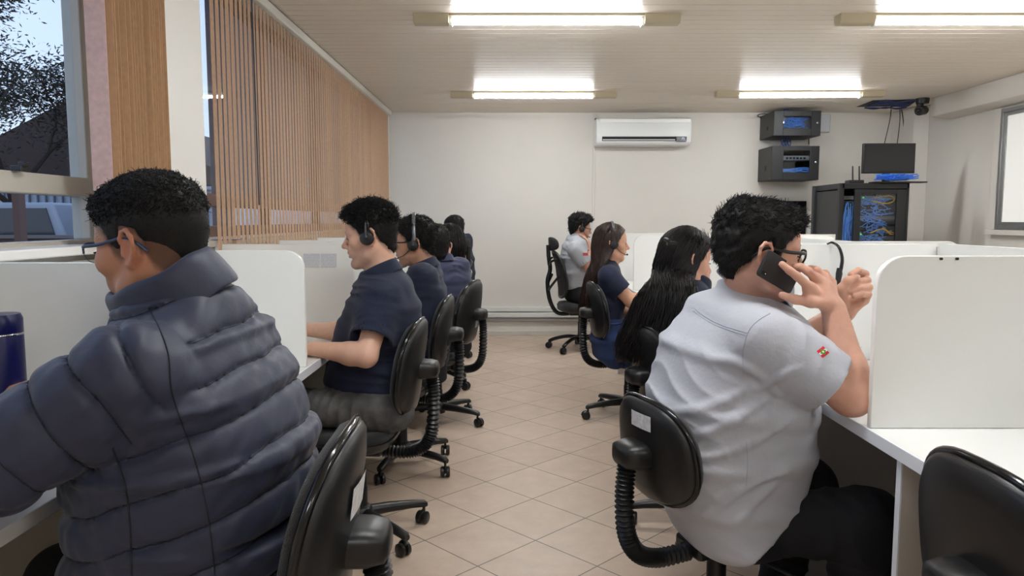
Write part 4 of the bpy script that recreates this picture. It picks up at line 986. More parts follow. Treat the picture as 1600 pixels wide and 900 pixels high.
def hair_cap(H, t_top, t_side, kind='m', h=.004, noise=0., nsc=.02, seed=1, extra=None, front=0., back=0., nape=None):
    nape = (kind == 'm') if nape is None else nape
    """hair as a skin of varying thickness over the skull"""
    s = H.s; r = .17 * s; v = Vol(H.O - r, H.O + r + np.array([0, 0, .03]), h)
    sl, X, Y, Z = v.reg(H.O - r, H.O + r + .03)
    P = np.stack(np.broadcast_arrays(X, Y, Z), -1).reshape(-1, 3).astype(np.float64); x, y, z = H.loc(P)
    def E(c, q):
        a, b_, d = (x - c[0]) / q[0], (y - c[1]) / q[1], (z - c[2]) / q[2]; k0 = np.sqrt(a * a + b_ * b_ + d * d); k1 = np.sqrt((a / q[0]) ** 2 + (b_ / q[1]) ** 2 + (d / q[2]) ** 2); return k0 * (k0 - 1) / np.maximum(k1, 1e-6)
    d1, d2 = E(*CRAN), E(*FORE); k = .03; hh = np.clip(.5 + .5 * (d1 - d2) / k, 0, 1); d = d1 * (1 - hh) + d2 * hh - k * hh * (1 - hh)
    nv = np.array([-.030, 0, -.02]); ne = np.array([-.040, 0, -.075]); ab = ne - nv; tt = np.clip(((x - nv[0]) * ab[0] + (z - nv[2]) * ab[2]) / (ab @ ab), 0, 1); d3 = np.sqrt((x - nv[0] - tt * ab[0]) ** 2 + y ** 2 + (z - nv[2] - tt * ab[2]) ** 2) - (.047 + .0 * tt)
    if nape: hh = np.clip(.5 + .5 * (d - d3) / .03, 0, 1); d = d * (1 - hh) + d3 * hh - .03 * hh * (1 - hh)
    T = t_side + (t_top - t_side) * smooth01(.035, .105, z) + front * smooth01(.02, .085, x) * smooth01(.05, .09, z) + back * smooth01(.02, .09, -x)
    T = T * (.3 + .7 * smooth01(-.055, -.02, z))
    if noise: n = waves(seed, nsc, 9)(P[:, 0], P[:, 1], P[:, 2]); T = T + noise * n * smooth01(.0, .03, T)
    wgt = smooth01(-.002, .018, z - hairline(kind)(x)); wgt = wgt * (1 - smooth01(-.062, -.040, x) * (1 - smooth01(-.045, -.020, z))); T = T * wgt - .012 * (1 - wgt)
    v.D = (np.maximum(np.maximum(d - T, -(z + .074)), np.minimum(x + .058, -(z + .040))) * s).reshape(v.D.shape).astype(f4)
    if extra: extra(v)
    return v.mesh()
def normals(P, F):
    n = np.cross(P[F[:, 2]] - P[F[:, 0]], P[F[:, 3]] - P[F[:, 1]]); N = np.zeros_like(P)
    for i in range(4):
        for c in range(3): N[:, c] += np.bincount(F[:, i], n[:, c], len(P))
    return N / np.maximum(np.linalg.norm(N, axis=1, keepdims=True), 1e-12)
def grow(P, N, n, L, flow, lift, rad, seed, S=6, curl=0., turns=2., jit=.35, mask=None, droop=0., sides=3, sink=.002):
    """n hairs from points of a surface; flow(Q) gives the combing direction"""
    r = np.random.RandomState(seed); I = np.arange(len(P)) if mask is None else np.nonzero(mask)[0]
    if not len(I): return None
    I = I[r.randint(0, len(I), n)]; p, nn = P[I], N[I]; f = flow(p); f = f - nn * np.sum(f * nn, 1, keepdims=True); f = f + r.normal(size=f.shape) * jit
    f /= np.maximum(np.linalg.norm(f, axis=1, keepdims=True), 1e-9); d = f * (1 - lift) + nn * lift; d /= np.linalg.norm(d, axis=1, keepdims=True)
    Ln = L * r.uniform(.6, 1.25, (n, 1, 1)); t_ = np.linspace(0, 1, S)[None, :, None]
    path = p[:, None] - nn[:, None] * sink + d[:, None] * t_ * Ln + np.array([0, 0, -1.]) * droop * t_ ** 2 * Ln - nn[:, None] * lift * .35 * t_ ** 2 * Ln
    if curl:
        a = np.cross(d, nn); ph = r.uniform(0, 2 * PI, (n, 1, 1)); w_ = 2 * PI * turns * t_ * r.choice([-1, 1], (n, 1, 1)) + ph
        path = path + (a[:, None] * (np.cos(w_) - np.cos(ph)) + nn[:, None] * (np.sin(w_) * .8 + .3)) * curl * r.uniform(.6, 1.3, (n, 1, 1))
    return strands(path, (rad * np.array([1, 1, .95, .85, .7, .3] if S == 6 else np.linspace(1, .3, S)))[None], sides)
def join(*parts):
    Ps, Fs, n = [], [], 0
    for q in parts:
        if q is None: continue
        Ps.append(q[0]); Fs.append(q[1] + n); n += len(q[0])
    return np.concatenate(Ps), np.concatenate(Fs)

def station(F, B, Y, hw, yaw):
    a, b_ = V3(at(F[0], F[1], Y)), V3(at(B[0], B[1], Y)); c = (a + b_) / 2; e = np.linalg.norm(a - b_) / 2
    fd = np.array([math.cos(yaw), math.sin(yaw), 0]); u = np.array([-fd[1], fd[0], 0])
    hor = abs(a[0] - b_[0]); be = math.atan2(a[2] - b_[2], max(hor, 1e-4)); be = max(-.6, min(.6, be)); v = fd * math.cos(be) + np.array([0, 0, 1.]) * math.sin(be)
    wv = nrm((c[0], c[1], 0)); ca = abs(fd[0] * wv[1] - fd[1] * wv[0]); sa = abs(u[0] * wv[1] - u[1] * wv[0])
    hd = math.sqrt(max(e * e - (hw * sa) ** 2, (.62 * e) ** 2)) / max(ca, .55) ; hd = min(max(hd, hw * .5), hw * 1.15)
    return (c, u, v, hw, hd)
def finger(v, p, d, n, lens, bends, r0, r1, k=.004):
    """chain of three bones from p along d, bending towards n"""
    d, n = nrm(d), nrm(n); pts = [V3(p)]; rr = [r0]; ax = np.cross(d, n)
    for i, (L, b_) in enumerate(zip(lens, bends)):
        d, n = d * math.cos(b_) + n * math.sin(b_), n * math.cos(b_) - d * math.sin(b_)
        pts.append(pts[-1] + d * L); rr.append(r0 + (r1 - r0) * (i + 1) / len(lens))
    v.chain(pts, rr, k)
def hand(v, W, d, n, th, bend=(.35, .45, .3), s=1., spread=.0, thumb=.5, rw=.026):
    """relaxed hand: W wrist, d towards the fingers, n the way the palm faces, th towards the thumb"""
    d, n = nrm(d), nrm(n); th = nrm(V3(th) - d * np.dot(th, d)); W = V3(W)
    for i, (o, L, fl, r) in enumerate(((.030, .088, (.043, .026, .021), .0098), (.010, .092, (.047, .030, .022), .0100), (-.010, .087, (.043, .028, .021), .0096), (-.029, .078, (.034, .021, .019), .0085))):
        k = W + (d * L + th * o) * s
        v.cone(W + th * o * .45 * s, k, rw * .62 * s, .0135 * s, .014 * s)
        finger(v, k, d + th * (o * spread * 8), n, [x * s for x in fl], bend, r * s, r * .76 * s)
    a = W + (d * .018 + th * .022 + n * .006) * s; b_ = a + (d * .036 + th * .024 + n * .010) * s; c = b_ + (d * .032 + th * (.016 * (1 - thumb)) + n * .016 * thumb * 2) * s; e = c + (d * .026 + n * .012 * thumb) * s
    v.chain([a, b_, c, e], [.017 * s, .0128 * s, .0108 * s, .0085 * s], .010 * s)

class Person:
    def __init__(s, label, yaw, Y, stations, head, hv=.005, cv=.0065, skin='skin', skin_rgb=(198, 156, 132), group='people at work'):
        s.label, s.yaw, s.hv, s.cv = label, yaw, hv, cv; s.st = [station(F, B, Y if len(q) == 0 else q[0], hw, yaw) for F, B, hw, *q in stations]; s.H = head
        s.fd = np.array([math.cos(yaw), math.sin(yaw), 0]); s.ld = np.array([-s.fd[1], s.fd[0], 0]); c = s.st[0][0]
        s.loc = (float(c[0]), float(c[1]), 0.); s.root = thing('person', label, 'person', s.loc, 0, group); s.skin = skin_mat(skin, skin_rgb) if skin not in MATS else MATS[skin]; MATS[skin] = s.skin
        s.arms = {}; s.legs = {}
    def obj(s, name, PF, m, **k): return np_obj(name, PF[0], PF[1], m, s.root, s.loc, **k)
    def mb(s, mb, name, m, parent=None, **k):
        mb.v = [tuple(V3(p) - np.array(s.loc)) for p in mb.v]; return mb.build(name, m, parent or s.root, **k)
    def auto_arm(s, side, down=.27, fwd=.08, out=.03, fore=(.24, -.01, -.03)):
        c, u, v, hw, hd = s.st[-2]; sg = side; sh = c + s.ld * sg * hw * .86 + np.array([0, 0, .005]); el = sh + s.ld * sg * out + s.fd * fwd - np.array([0, 0, down]); wr = el + s.fd * fore[0] - s.ld * sg * fore[1] + np.array([0, 0, fore[2]])
        return sh, el, wr
    def auto_legs(s, knee_y=None, thigh=.43, spread=.10, z=None, foot=True):
        c = s.st[0][0]
        for sg in (-1, 1):
            hip = c + s.ld * sg * .09 + s.fd * .0; kn = hip + s.fd * thigh + s.ld * sg * (spread - .09) + np.array([0, 0, -.02 if z is None else z - c[2]]); an = kn + s.fd * .02; an[2] = .09
            s.legs[sg] = (hip, kn, an)
    def body(s, face=True, arm_r=(.046, .040, .027), hands=None, bare=True, nk=(.052, .062), tint=None, hd_opts={}, extra=None, relax=0):
        pts = [s.H.O + .14, s.H.O - .14] + [q[0] + .16 for q in s.st[2:]] + [q[0] - .16 for q in s.st[2:]]
        for a in s.arms.values(): pts += [p + .05 for p in a] + [p - .05 for p in a] + [a[2] + nrm(a[2] - a[1]) * .2]
        pts = np.array(pts); v = Vol(pts.min(0) - .02, pts.max(0) + .02, s.hv)
        head_sdf(v, s.H, face=face, **hd_opts)
        nb = s.st[-1][0]; sc = s.H.s
        v.cone(s.H.L(-.022, 0, -.02), nb + (nb - s.H.L(-.022, 0, -.02)) * .15, nk[0] * sc, nk[1] * sc, .03)
        v.loft(s.st[3:], .02, grow=-.034)
        for sg, (sh, el, wr) in s.arms.items():
            v.cone(sh - np.array([0, 0, .01]), el, arm_r[0], arm_r[1], .02); m = el + (wr - el) * .3; v.cone(el, m, arm_r[1], arm_r[1] * 1.02, .02); v.cone(m, wr, arm_r[1] * 1.02, arm_r[2], .02)
        if hands: hands(v)
        if extra: extra(v)
        P, F = v.mesh(); col = np.ones((len(P), 3)); x, y, z = s.H.loc(P); near = (np.abs(x) < .14) & (np.abs(y) < .1) & (np.abs(z) < .14)
        if face:
            lip = np.exp(-((x - .094) / .014) ** 2 - ((z + .0562) / .0075) ** 4 - (y / .021) ** 4); col *= 1 - lip[:, None] * np.array([.10, .38, .36])
        red = np.exp(-(((np.abs(y) - .082) / .012) ** 2 + ((x + .006) / .03) ** 2 + (z / .04) ** 2)) + .7 * np.exp(-(((x - .115) / .012) ** 2 + ((z + .022) / .014) ** 2)) + .35 * np.exp(-(((x - .07) / .03) ** 2 + ((z + .02) / .02) ** 2 + ((np.abs(y) - .045) / .02) ** 2))
        col *= 1 - np.clip(red, 0, 1)[:, None] * np.array([.02, .20, .20])
        if tint is not None: col *= tint(x, y, z, near)
        s.bP, s.bF, s.bN = P, F, normals(P, F)
        s.bodyobj = s.obj('body', (P, F), s.skin, col=np.clip(col, 0, 1.3), relax=relax)
        if face:
            for sg in (-1, 1):
                c = s.H.L(.0745, sg * .032, .006); m = MB(); m.ball(c, .0122 * sc, 8); e = s.mb(m, 'eye', M_eye)
                m = MB(); g = s.H.L(.0815, sg * .032, .003); m.ball(g, .0062 * sc, 6); s.mb(m, 'iris', M_iris, e)
                arc = [s.H.L(.0885 - .9 * t_ * t_, sg * (.032 + t_ * 1.0), .0062 - 3 * t_ * t_) for t_ in (-.013, -.008, 0, .008, .014)]
                m = MB(); m.tube(smooth_path(arc, 4), .0017 * sc, 6); s.mb(m, 'eyelashes', M_hair)
    def brows(s, m=None, thick=1.):
        r = np.random.RandomState(5); H = s.H
        for sg in (-1, 1):
            pa = []
            for k in range(90):
                t_ = r.rand(); x, y, z = .0975 - .012 * t_ - .016 * t_ * t_, .012 + .036 * t_, .026 + .012 * t_ - .012 * t_ * t_ + r.normal() * .0018 * thick
                a = H.L(x - .002, sg * y, z); pa.append([a, a + (s.H.l * sg * .004 + s.H.u * .003 + s.H.f * .001), a + (s.H.l * sg * .010 + s.H.u * .003 - s.H.f * .0035)])
            s.obj('eyebrow', strands(np.array(pa), np.array([.0014, .0012, .0005])[None] * thick), m or M_hair)
    def beard(s, n, region, L=.006, rad=.0006, m=None, seed=3, name='beard'):
        x, y, z = s.H.loc(s.bP); k = region(x, y, z) & (np.abs(x) < .13) & (np.abs(y) < .09)
        g = grow(s.bP, s.bN, n, L, lambda q: np.tile(-s.H.u + s.H.f * .2, (len(q), 1)), .45, rad, seed, 4, mask=k)
        if g: s.obj(name, g, m or M_hair)
    def shirt(s, m, name='shirt', a=1, sleeve=.55, r=(.078, .074), k=.03, fold=(.075, .006), axis=None, hem_cut=None, seed=1, cap=.06, sleeves=True, extra=None, grow=0., relax=1, sk=.03):
        pts = []
        for q in s.st[a:]: pts += [q[0] + q[3] + .04, q[0] - q[3] - .04]
        for A in s.arms.values(): e = A[0] + (A[1] - A[0]) * min(1, sleeve + .1); pts += [A[0] + .1, A[0] - .1, e + .1, e - .1]
        pts = np.array(pts); v = Vol(pts.min(0), pts.max(0), s.cv)
        ax = axis if axis is not None else s.st[-1][0] - s.st[a][0]; fo = folds(seed, ax, *fold); v.loft(s.st[a:], k, grow=grow, capr=cap, disp=lambda X, Y, Z: fo(X, Y, Z))
        if sleeves:
            for sg, (sh, el, wr) in s.arms.items():
                b_ = sh + (el - sh) * sleeve; dr = nrm(b_ - sh); f2 = folds(seed + 7 + sg, dr + np.array([.2, .3, .1]), fold[0] * .8, fold[1])
                v.sleeve(sh, b_, r[0], r[1], sk, lambda X, Y, Z: f2(X, Y, Z))
        nc = s.st[-1][0]; un = nrm(np.array([0, 0, 1.]) + s.fd * .3); v.plane(nc + un * .022, un, .008)
        if hem_cut is not None: v.plane(hem_cut[0], hem_cut[1])
        if extra: extra(v)
        P, F = v.mesh(); s.sP, s.sF = P, F; s.shirtobj = s.obj(name, (P, F), m, relax=relax); return s.shirtobj
    def collar(s, m, r1=.066, r2=.088, h=.030, drop=.026, tilt=.35, open_=.32, dz=0., name='collar', fw=0., th=.004, parent=None, sc=(1., 1.)):
        c = s.st[-1][0] + s.fd * fw; up = nrm(np.array([0, 0, 1.]) * math.cos(tilt) + s.fd * math.sin(tilt)); f = nrm(s.fd - up * np.dot(s.fd, up)); l = np.cross(up, f); c = c + up * dz; n = 40; R = []
        for rr, zz in ((r1 - .004, -h * .5), (r1, h * .55), (r1 + .004, h * .9), (r1 + .011, h * .8), ((r1 + r2) / 2 + .004, h * .1), (r2, -drop)):
            ring = []
            for k_ in range(n + 1):
                a = open_ + (2 * PI - 2 * open_) * k_ / n; fr = (.5 + .5 * math.cos(a)) ** 3; z_ = zz - (fr * .02 if zz < 0 else fr * .010); ra = rr * (1 + .08 * fr)
                ring.append(c + f * math.cos(a) * ra * 1.0 * sc[0] + l * math.sin(a) * ra * sc[1] + up * z_)
            R.append(ring)
        mb = MB(); mb.add([p for r_ in R for p in r_], [(i * (n + 1) + j, i * (n + 1) + j + 1, (i + 1) * (n + 1) + j + 1, (i + 1) * (n + 1) + j) for i in range(len(R) - 1) for j in range(n)])
        o = s.mb(mb, name, m, parent, smooth=180); d = o.modifiers.new('solid', 'SOLIDIFY'); d.thickness = th; d.offset = 0; d2 = o.modifiers.new('sub', 'SUBSURF'); d2.levels = 1; d2.render_levels = 1; return o
    def trousers(s, m, r=(.092, .066, .05), fold=(.09, .006), seed=4, b=2, grow=-.006, hem=None, shoes=True, axis=None):
        pts = [q[0] + .2 for q in s.st[:b]] + [q[0] - .2 for q in s.st[:b]]
        for q in s.legs.values(): pts += [p + .1 for p in q] + [p - .09 for p in q]
        pts = np.array(pts); v = Vol(pts.min(0), pts.max(0), s.cv * 1.1); fo = folds(seed, axis if axis is not None else (.5, .3, .8), *fold)
        v.loft(s.st[:b], .03, grow=grow, disp=lambda X, Y, Z: fo(X, Y, Z))
        for sg, (hp, kn, an) in s.legs.items():
            f2 = folds(seed + sg + 3, kn - hp + np.array([.05, .2, .1]), *fold); f3 = folds(seed + sg + 8, (.2, .1, 1), *fold)
            v.cone(hp, kn, r[0], r[1], .04, disp=lambda t_, X, Y, Z: f2(X, Y, Z)); v.cone(kn, an, r[1] * .98, r[2], .03, disp=lambda t_, X, Y, Z: f3(X, Y, Z))
        v.plane((0, 0, .07), (0, 0, -1))
        s.obj('trousers', v.mesh(), m, relax=1)
        if shoes:
            for sg, (hp, kn, an) in s.legs.items():
                a = an.copy(); a[2] = 0; w_ = Vol(a + np.array([-.32, -.32, -.01]), a + np.array([.32, .32, .16]), .008)
                w_.cone(a - s.fd * .03 + np.array([0, 0, .055]), a + np.array([0, 0, .075]), .038, .042, .03); w_.cone(a - s.fd * .04 + np.array([0, 0, .035]), a + s.fd * .17 + np.array([0, 0, .034]), .036, .040, .03); w_.plane((0, 0, .001), (0, 0, -1)); s.obj('shoe', w_.mesh(), M_shoe, relax=1)
    def headset(s, hairt=.02, cups=(1, -1), mic=None, tiltx=0., band=None, br=.0055):
        H = s.H; arc = []
        for k_ in range(15):
            a = PI * k_ / 14; arc.append(H.L(-.004 + tiltx * math.sin(a), .0885 * math.cos(a) * 1.0, .012 + (.114 + hairt - .006) * math.sin(a) ** .8))
        m = MB(); m.tube(smooth_path(arc, 3), br * H.s, 8, flat=1.6); hb = s.mb(m, 'headset', band or M_gloss)
        for c in cups:
            m = MB(); q = H.L(.004, c * .090, -.002); ax = H.l * c
            for z0, r0 in ((0, 1),):
                m.tube([q - ax * .014, q - ax * .010, q + ax * .002, q + ax * .009, q + ax * .012], [.024, .0275, .0275, .023, .012], 22)
            s.mb(m, 'ear_cup', M_plastic, hb)
            m = MB(); m.tube([H.L(-.001, c * .097, .055), H.L(.003, c * .101, .022), H.L(.004, c * .1035, .0)], [.0055, .0085, .011], 10, flat=.6); s.mb(m, 'arm', MATS.get('headset arm') or mat('headset arm', (48, 49, 52), .35), hb)
        if mic is not None:
            m = MB(); m.tube(smooth_path([H.L(.012, mic * .098, -.012), H.L(.05, mic * .085, -.045), H.L(.092, mic * .045, -.060), H.L(.104, mic * .026, -.060)], 5), .0022, 6); m.ball(H.L(.106, mic * .024, -.060), .0065, 6); s.mb(m, 'microphone', M_plastic, hb)
    def glasses(s, m, lens=(.0255, .0175), x=.104, z=.006, temple_m=None, wide=.078, tr=.0024, r=.0016, halfrim=False):
        H = s.H; w_ = None
        for sg in (-1, 1):
            pts = []
            for k_ in range(28):
                a = 2 * PI * k_ / 28; c, q = math.cos(a), math.sin(a); yy = lens[0] * math.copysign(abs(c) ** .62, c); zz = lens[1] * math.copysign(abs(q) ** .62, q); pts.append(H.L(x - .35 * max(0, (yy + .03)) * .35 - .006 * (zz < 0) * abs(zz) / lens[1], sg * (.0335 + yy), z + zz))
            mb = MB()
            if halfrim: mb.tube(pts[0:15], r * 1.3, 8); mb.tube(pts[14:28] + [pts[0]], r * .35, 6)
            else: mb.tube(pts, r, 8, closed=True)
            if w_ is None: w_ = s.mb(mb, 'glasses', m)
            else: s.mb(mb, 'rim', m, w_)
            mb = MB(); mb.add(pts, [tuple(range(28))]); s.mb(mb, 'lens', M_clear, w_)
            mb = MB(); mb.tube(smooth_path([H.L(x - .010, sg * .0625, z + lens[1] * .62), H.L(x - .022, sg * .072, z + lens[1] * .62), H.L(.05, sg * (wide - .001), z + .010), H.L(.0, sg * (wide + .003), z + .014), H.L(-.022, sg * (wide + .003), z + .004), H.L(-.038, sg * (wide - .004), z - .014)], 5), [tr * (1.25 if i < 12 else 1.1) for i in range(26)], 8, flat=.55 if False else None); s.mb(mb, 'temple', temple_m or m, w_)
        mb = MB(); mb.tube(smooth_path([H.L(x, -.009, z + .004), H.L(x + .003, 0, z + .007), H.L(x, .009, z + .004)], 4), r, 8); s.mb(mb, 'bridge', m, w_)
def px3(*q): return V3(at(*q))
# ================================================================ the people
R180 = PI
def stubble(amount, scalp=0., kind='m', cheek=-.035):
    hl = hairline(kind)
    def f(x, y, z, near):
        b_ = smooth01(0, .02, cheek - .012 + .25 * (np.clip(x, -.02, .1) - .03) * 0 - z + .0) * smooth01(-.03, .0, x) * near; b_ = b_ * (1 - np.exp(-((z + .056) / .008) ** 2 - (y / .024) ** 4))
        c = 1 - b_[:, None] * amount * np.array([.9, .88, .8])
        if scalp: g = smooth01(-.014, .012, z - hl(x)) * near * (np.abs(y) < .083); c = c * (1 - g[:, None] * scalp)
        return c
    return f

# ---- man with curly hair and headset, second on the left
h = head_at((576, 371, 2.785), 1, PI, .15, 0, 1.0)
p = Person('seated man with curly black hair and a headset, navy polo and grey jeans', PI, 2.86,
    [((512, 645), (632, 645), .165), ((508, 605), (642, 605), .17), ((518, 562), (655, 560), .165), ((532, 522), (663, 520), .17), ((545, 482), (657, 475), .175), ((556, 455), (640, 440), .155), ((567, 436), (624, 412), .07)],
    h, .0042, .0055, 'skin fair', (214, 170, 146))
p.arms = {1: (px3(594, 478, 2.725), px3(572, 556, 2.62), px3(492, 545, 2.66)), -1: (px3(592, 470, 3.02), px3(548, 520, 3.08), px3(480, 515, 3.0))}
p.body(hands=lambda v: (hand(v, p.arms[1][2], (-1, .15, -.1), (0, .2, -1), (0, 1, 0)), hand(v, p.arms[-1][2], (-1, -.1, -.1), (0, 0, -1), (0, -1, 0))), tint=stubble(.22, .55), hd_opts=dict(nose=1.0, chin=1.05, cf=.008))
p.brows(thick=1.5)
p.beard(420, lambda x, y, z: (z < -.036) & (z > -.047) & (x > .080) & (np.abs(y) < .026), .0045, .0004, name='moustache')
p.beard(420, lambda x, y, z: (z < -.078) & (x > .045) & (np.abs(y) < .026), .0045, .0004)
cap = hair_cap(h, .017, .006, noise=.004, nsc=.022, seed=3, front=.004)
N = normals(*cap); x, y, z = h.loc(cap[0]); top = (z > .045 + .035 * smooth01(.03, .07, x)) & (z - hairline('m')(x) > .01)
fl = lambda q: np.random.RandomState(1).normal(size=q.shape)
p.obj('hair', join(cap, grow(*[cap[0], N], 1700, .026, fl, .25, .0014, 7, 14, curl=.0065, turns=1.5, mask=top), grow(cap[0], N, 1500, .011, lambda q: np.tile(-h.u, (len(q), 1)), .3, .0009, 8, 5, mask=~top & (z - hairline('m')(x) > .0)), grow(cap[0], N, 90, .016, lambda q: np.tile(h.f + h.u * .2, (len(q), 1)), .5, .0014, 9, 14, curl=.007, turns=1.3, mask=(x > .06) & (z > .06))), M_hair)
p.headset(.022, mic=None)
p.shirt(M_navy, sleeve=.66, r=(.066, .078), fold=(.08, .006), seed=2, sk=.055)
p.collar(M_navy, r1=.060, r2=.084, tilt=.38, dz=.004)
p.legs = {1: (px3(612, 640, 2.77), px3(455, 636, 2.70), np.array([-.93, 2.72, .09])), -1: (px3(612, 640, 2.95), px3(462, 634, 3.05), np.array([-.96, 3.05, .09]))}
p.trousers(M_greyjean, (.09, .068, .055), fold=(.07, .007))
p2 = p

# ---- man with glasses and headset
h = head_at((647, 383, 3.61), 1, PI, .06, 0, 1.0)
p = Person('seated man with glasses, short beard and headset, navy polo, behind the curly haired man', PI, 3.68,
    [((600, 585), (700, 585), .16), ((603, 555), (702, 555), .165), ((608, 520), (704, 520), .165), ((622, 488), (703, 486), .17), ((636, 455), (696, 448), .17), ((643, 435), (685, 424), .155), ((647, 422), (675, 408), .066)],
    h, .005, .0075, 'skin tan', (186, 140, 114))
p.arms = {1: p.auto_arm(1), -1: p.auto_arm(-1)}
p.body(tint=stubble(.35, .55)); p.brows(thick=1.3)
p.beard(700, lambda x, y, z: ((z < -.055) & (x > .01)) | ((z < -.034) & (z > -.046) & (x > .075) & (np.abs(y) < .028)), .007, .0008)
cap = hair_cap(h, .018, .004, noise=.004, nsc=.02, seed=5, h=.005, front=.006); N = normals(*cap); x, y, z = h.loc(cap[0]); top = z - hairline('m')(x) > .012
p.obj('hair', join(cap, grow(cap[0], N, 1300, .020, fl, .2, .0015, 7, 12, curl=.005, turns=1.4, mask=top)), M_hair)
p.headset(.036, mic=1, br=.006, band=mat('grey band', (120, 122, 126), .3, .6)); p.glasses(M_plastic)
p.shirt(M_navy, sleeve=.66, r=(.066, .076), sk=.05, seed=12); p.collar(M_navy, r1=.060, r2=.084, tilt=.35)
p.auto_legs(thigh=.40); p.trousers(M_trous, (.085, .062, .05))

# ---- fourth man, turned away
h = head_at((699, 387, 4.52), -1, PI - 1.02, .12, 0, 1.02)
p = Person('seated man with short black hair turned away, faded navy polo, fourth on the left', PI - .8, 4.5,
    [((668, 545), (726, 545), .16), ((664, 520), (727, 520), .16), ((662, 490), (727, 492), .165), ((660, 460), (727, 462), .17), ((662, 436), (724, 438), .165), ((668, 420), (718, 420), .145), ((676, 408), (703, 405), .066)],
    h, .006, .008, 'skin tan', (186, 140, 114))
p.arms = {1: p.auto_arm(1), -1: p.auto_arm(-1)}
p.body(tint=stubble(.2, .6))
cap = hair_cap(h, .018, .004, noise=.003, nsc=.02, seed=6, h=.006); N = normals(*cap); x, y, z = h.loc(cap[0]); top = z - hairline('m')(x) > .01
p.obj('hair', join(cap, grow(cap[0], N, 1500, .013, fl, .3, .0014, 7, 6, mask=top)), M_hair)
p.shirt(M_navy2, sleeve=.7, r=(.066, .076), sk=.05, seed=22); p.collar(M_navy2, r1=.060, r2=.082, tilt=.3)
p.auto_legs(thigh=.40); p.trousers(M_trous, (.085, .062, .05))

def long_hair(H, end, ew, eu, n=700, seed=1, wave=0., S=16, rad=.0017, m=None, front=.02, bulge=.02, xmax=.035, mid=None, hw_mid=.09):
    """strands parted on the crown, sliding over the skull, then falling to end"""
    r = np.random.RandomState(seed); out = []
    end = V3(end); ew = V3(ew); t_ = np.linspace(0, 1, S)
    for k in range(n):
        az = r.uniform(-1.95, 1.95); el = r.uniform(.05, 1.45); q = np.array([-math.cos(az) * math.cos(el), math.sin(az) * math.cos(el), math.sin(el)])
        rr = np.array(CRAN[1]) + r.uniform(.004, .016); c = np.array(CRAN[0])
        if q[0] * rr[0] > xmax + .04 * q[2]: continue
        root = H.L(*(c + q * rr)); a2 = az * .86; ex = np.array([-math.cos(a2), math.sin(a2), -.55]); ex /= np.linalg.norm(ex); md = q + ex; md /= np.linalg.norm(md)
        M_ = H.L(*(c + md * (rr + .006))); E_ = H.L(-.018 - .100 * math.cos(a2) + r.uniform(-.006, .006), .092 * math.sin(a2), -.055)
        sx = math.sin(a2) * r.uniform(.75, 1.1); dp = r.uniform(-1, 1)
        En = end + ew * sx + V3(eu) * dp * .022 + np.array([0, 0, r.normal() * .022]); Md = E_ * .5 + En * .5 if mid is None else V3(mid) + nrm(ew) * sx * hw_mid + V3(eu) * dp * .025
        pp = [Vector(x_) for x_ in (root, M_, E_, Md, En)]; path = smooth_path(pp, 5); path = np.array([list(x_) for x_ in path]); L_ = np.linspace(0, len(path) - 1, S); path = np.array([path[int(i)] * (1 - i % 1) + path[min(int(i) + 1, len(path) - 1)] * (i % 1) for i in L_])
        if wave: ph = r.uniform(0, 6.28); path += (nrm(ew)[None] * np.sin(t_ * 15 + ph)[:, None] + V3(eu)[None] * np.cos(t_ * 13 + ph)[:, None]) * (wave * t_ ** 1.0)[:, None]
        out.append(path)
    out = np.array(out); return strands(out, (rad * np.concatenate([np.full(S - 3, 1.), [.9, .7, .3]]))[None], 3)

# ---- woman with long dark hair, fifth on the left
h = head_at((693, 378, 5.30), 1, PI - .5, .1, 0, .97)
p = Person('seated woman with long dark hair mostly hidden behind the fourth man', PI - .2, 5.35,
    [((685, 510), (735, 510), .16), ((686, 490), (735, 490), .15), ((690, 468), (733, 468), .15), ((692, 445), (732, 445), .155), ((693, 425), (727, 422), .15), ((696, 412), (718, 410), .06)], h, .007, .009, 'skin tan', (186, 140, 114))
p.arms = {1: p.auto_arm(1), -1: p.auto_arm(-1)}
p.body(tint=None)
cap = hair_cap(h, .014, .010, 'f', h=.007)
p.obj('hair', join(cap, long_hair(h, px3(716, 426, 5.36), p.ld * .06, -p.fd, 380, 4, wave=.006, rad=.0026)), M_hairdark)
p.shirt(M_navy, sleeve=.6, seed=31); p.collar(M_navy, r1=.056, r2=.078, tilt=.3); p.auto_legs(thigh=.38); p.trousers(M_bluejean, (.08, .06, .05))

# ---- man at the far end on the left
h = head_at((701, 360, 6.80), 1, PI - .75, .12, 0, 1.0)
p = Person('man in a dark navy shirt at the far end of the left row', PI - .45, 6.85,
    [((690, 465), (742, 465), .165), ((690, 445), (742, 445), .165), ((694, 425), (741, 425), .165), ((698, 405), (740, 405), .17), ((701, 388), (735, 386), .165), ((704, 378), (726, 374), .15), ((708, 373), (722, 368), .06)], h, .007, .009, 'skin tan', (186, 140, 114))
p.arms = {1: (px3(718, 384, 6.70), px3(722, 410, 6.68), px3(700, 415, 6.72)), -1: p.auto_arm(-1)}
p.body(tint=stubble(.2, .6), hands=lambda v: hand(v, p.arms[1][2], (-1, .2, 0), (0, 0, -1), (0, 1, 0)))
cap = hair_cap(h, .016, .005, noise=.003, nsc=.02, seed=6, h=.006); N = normals(*cap); x, y, z = h.loc(cap[0])
p.obj('hair', join(cap, grow(cap[0], N, 700, .012, fl, .4, .002, 7, 6, mask=z - hairline('m')(x) > .01)), M_hair)
p.shirt(mat('dark navy shirt', (20, 26, 46), .85), sleeve=.62, seed=41); p.collar(MATS['dark navy shirt'], r1=.060, r2=.082, tilt=.3); p.auto_legs(thigh=.40); p.trousers(M_trous, (.085, .062, .05))

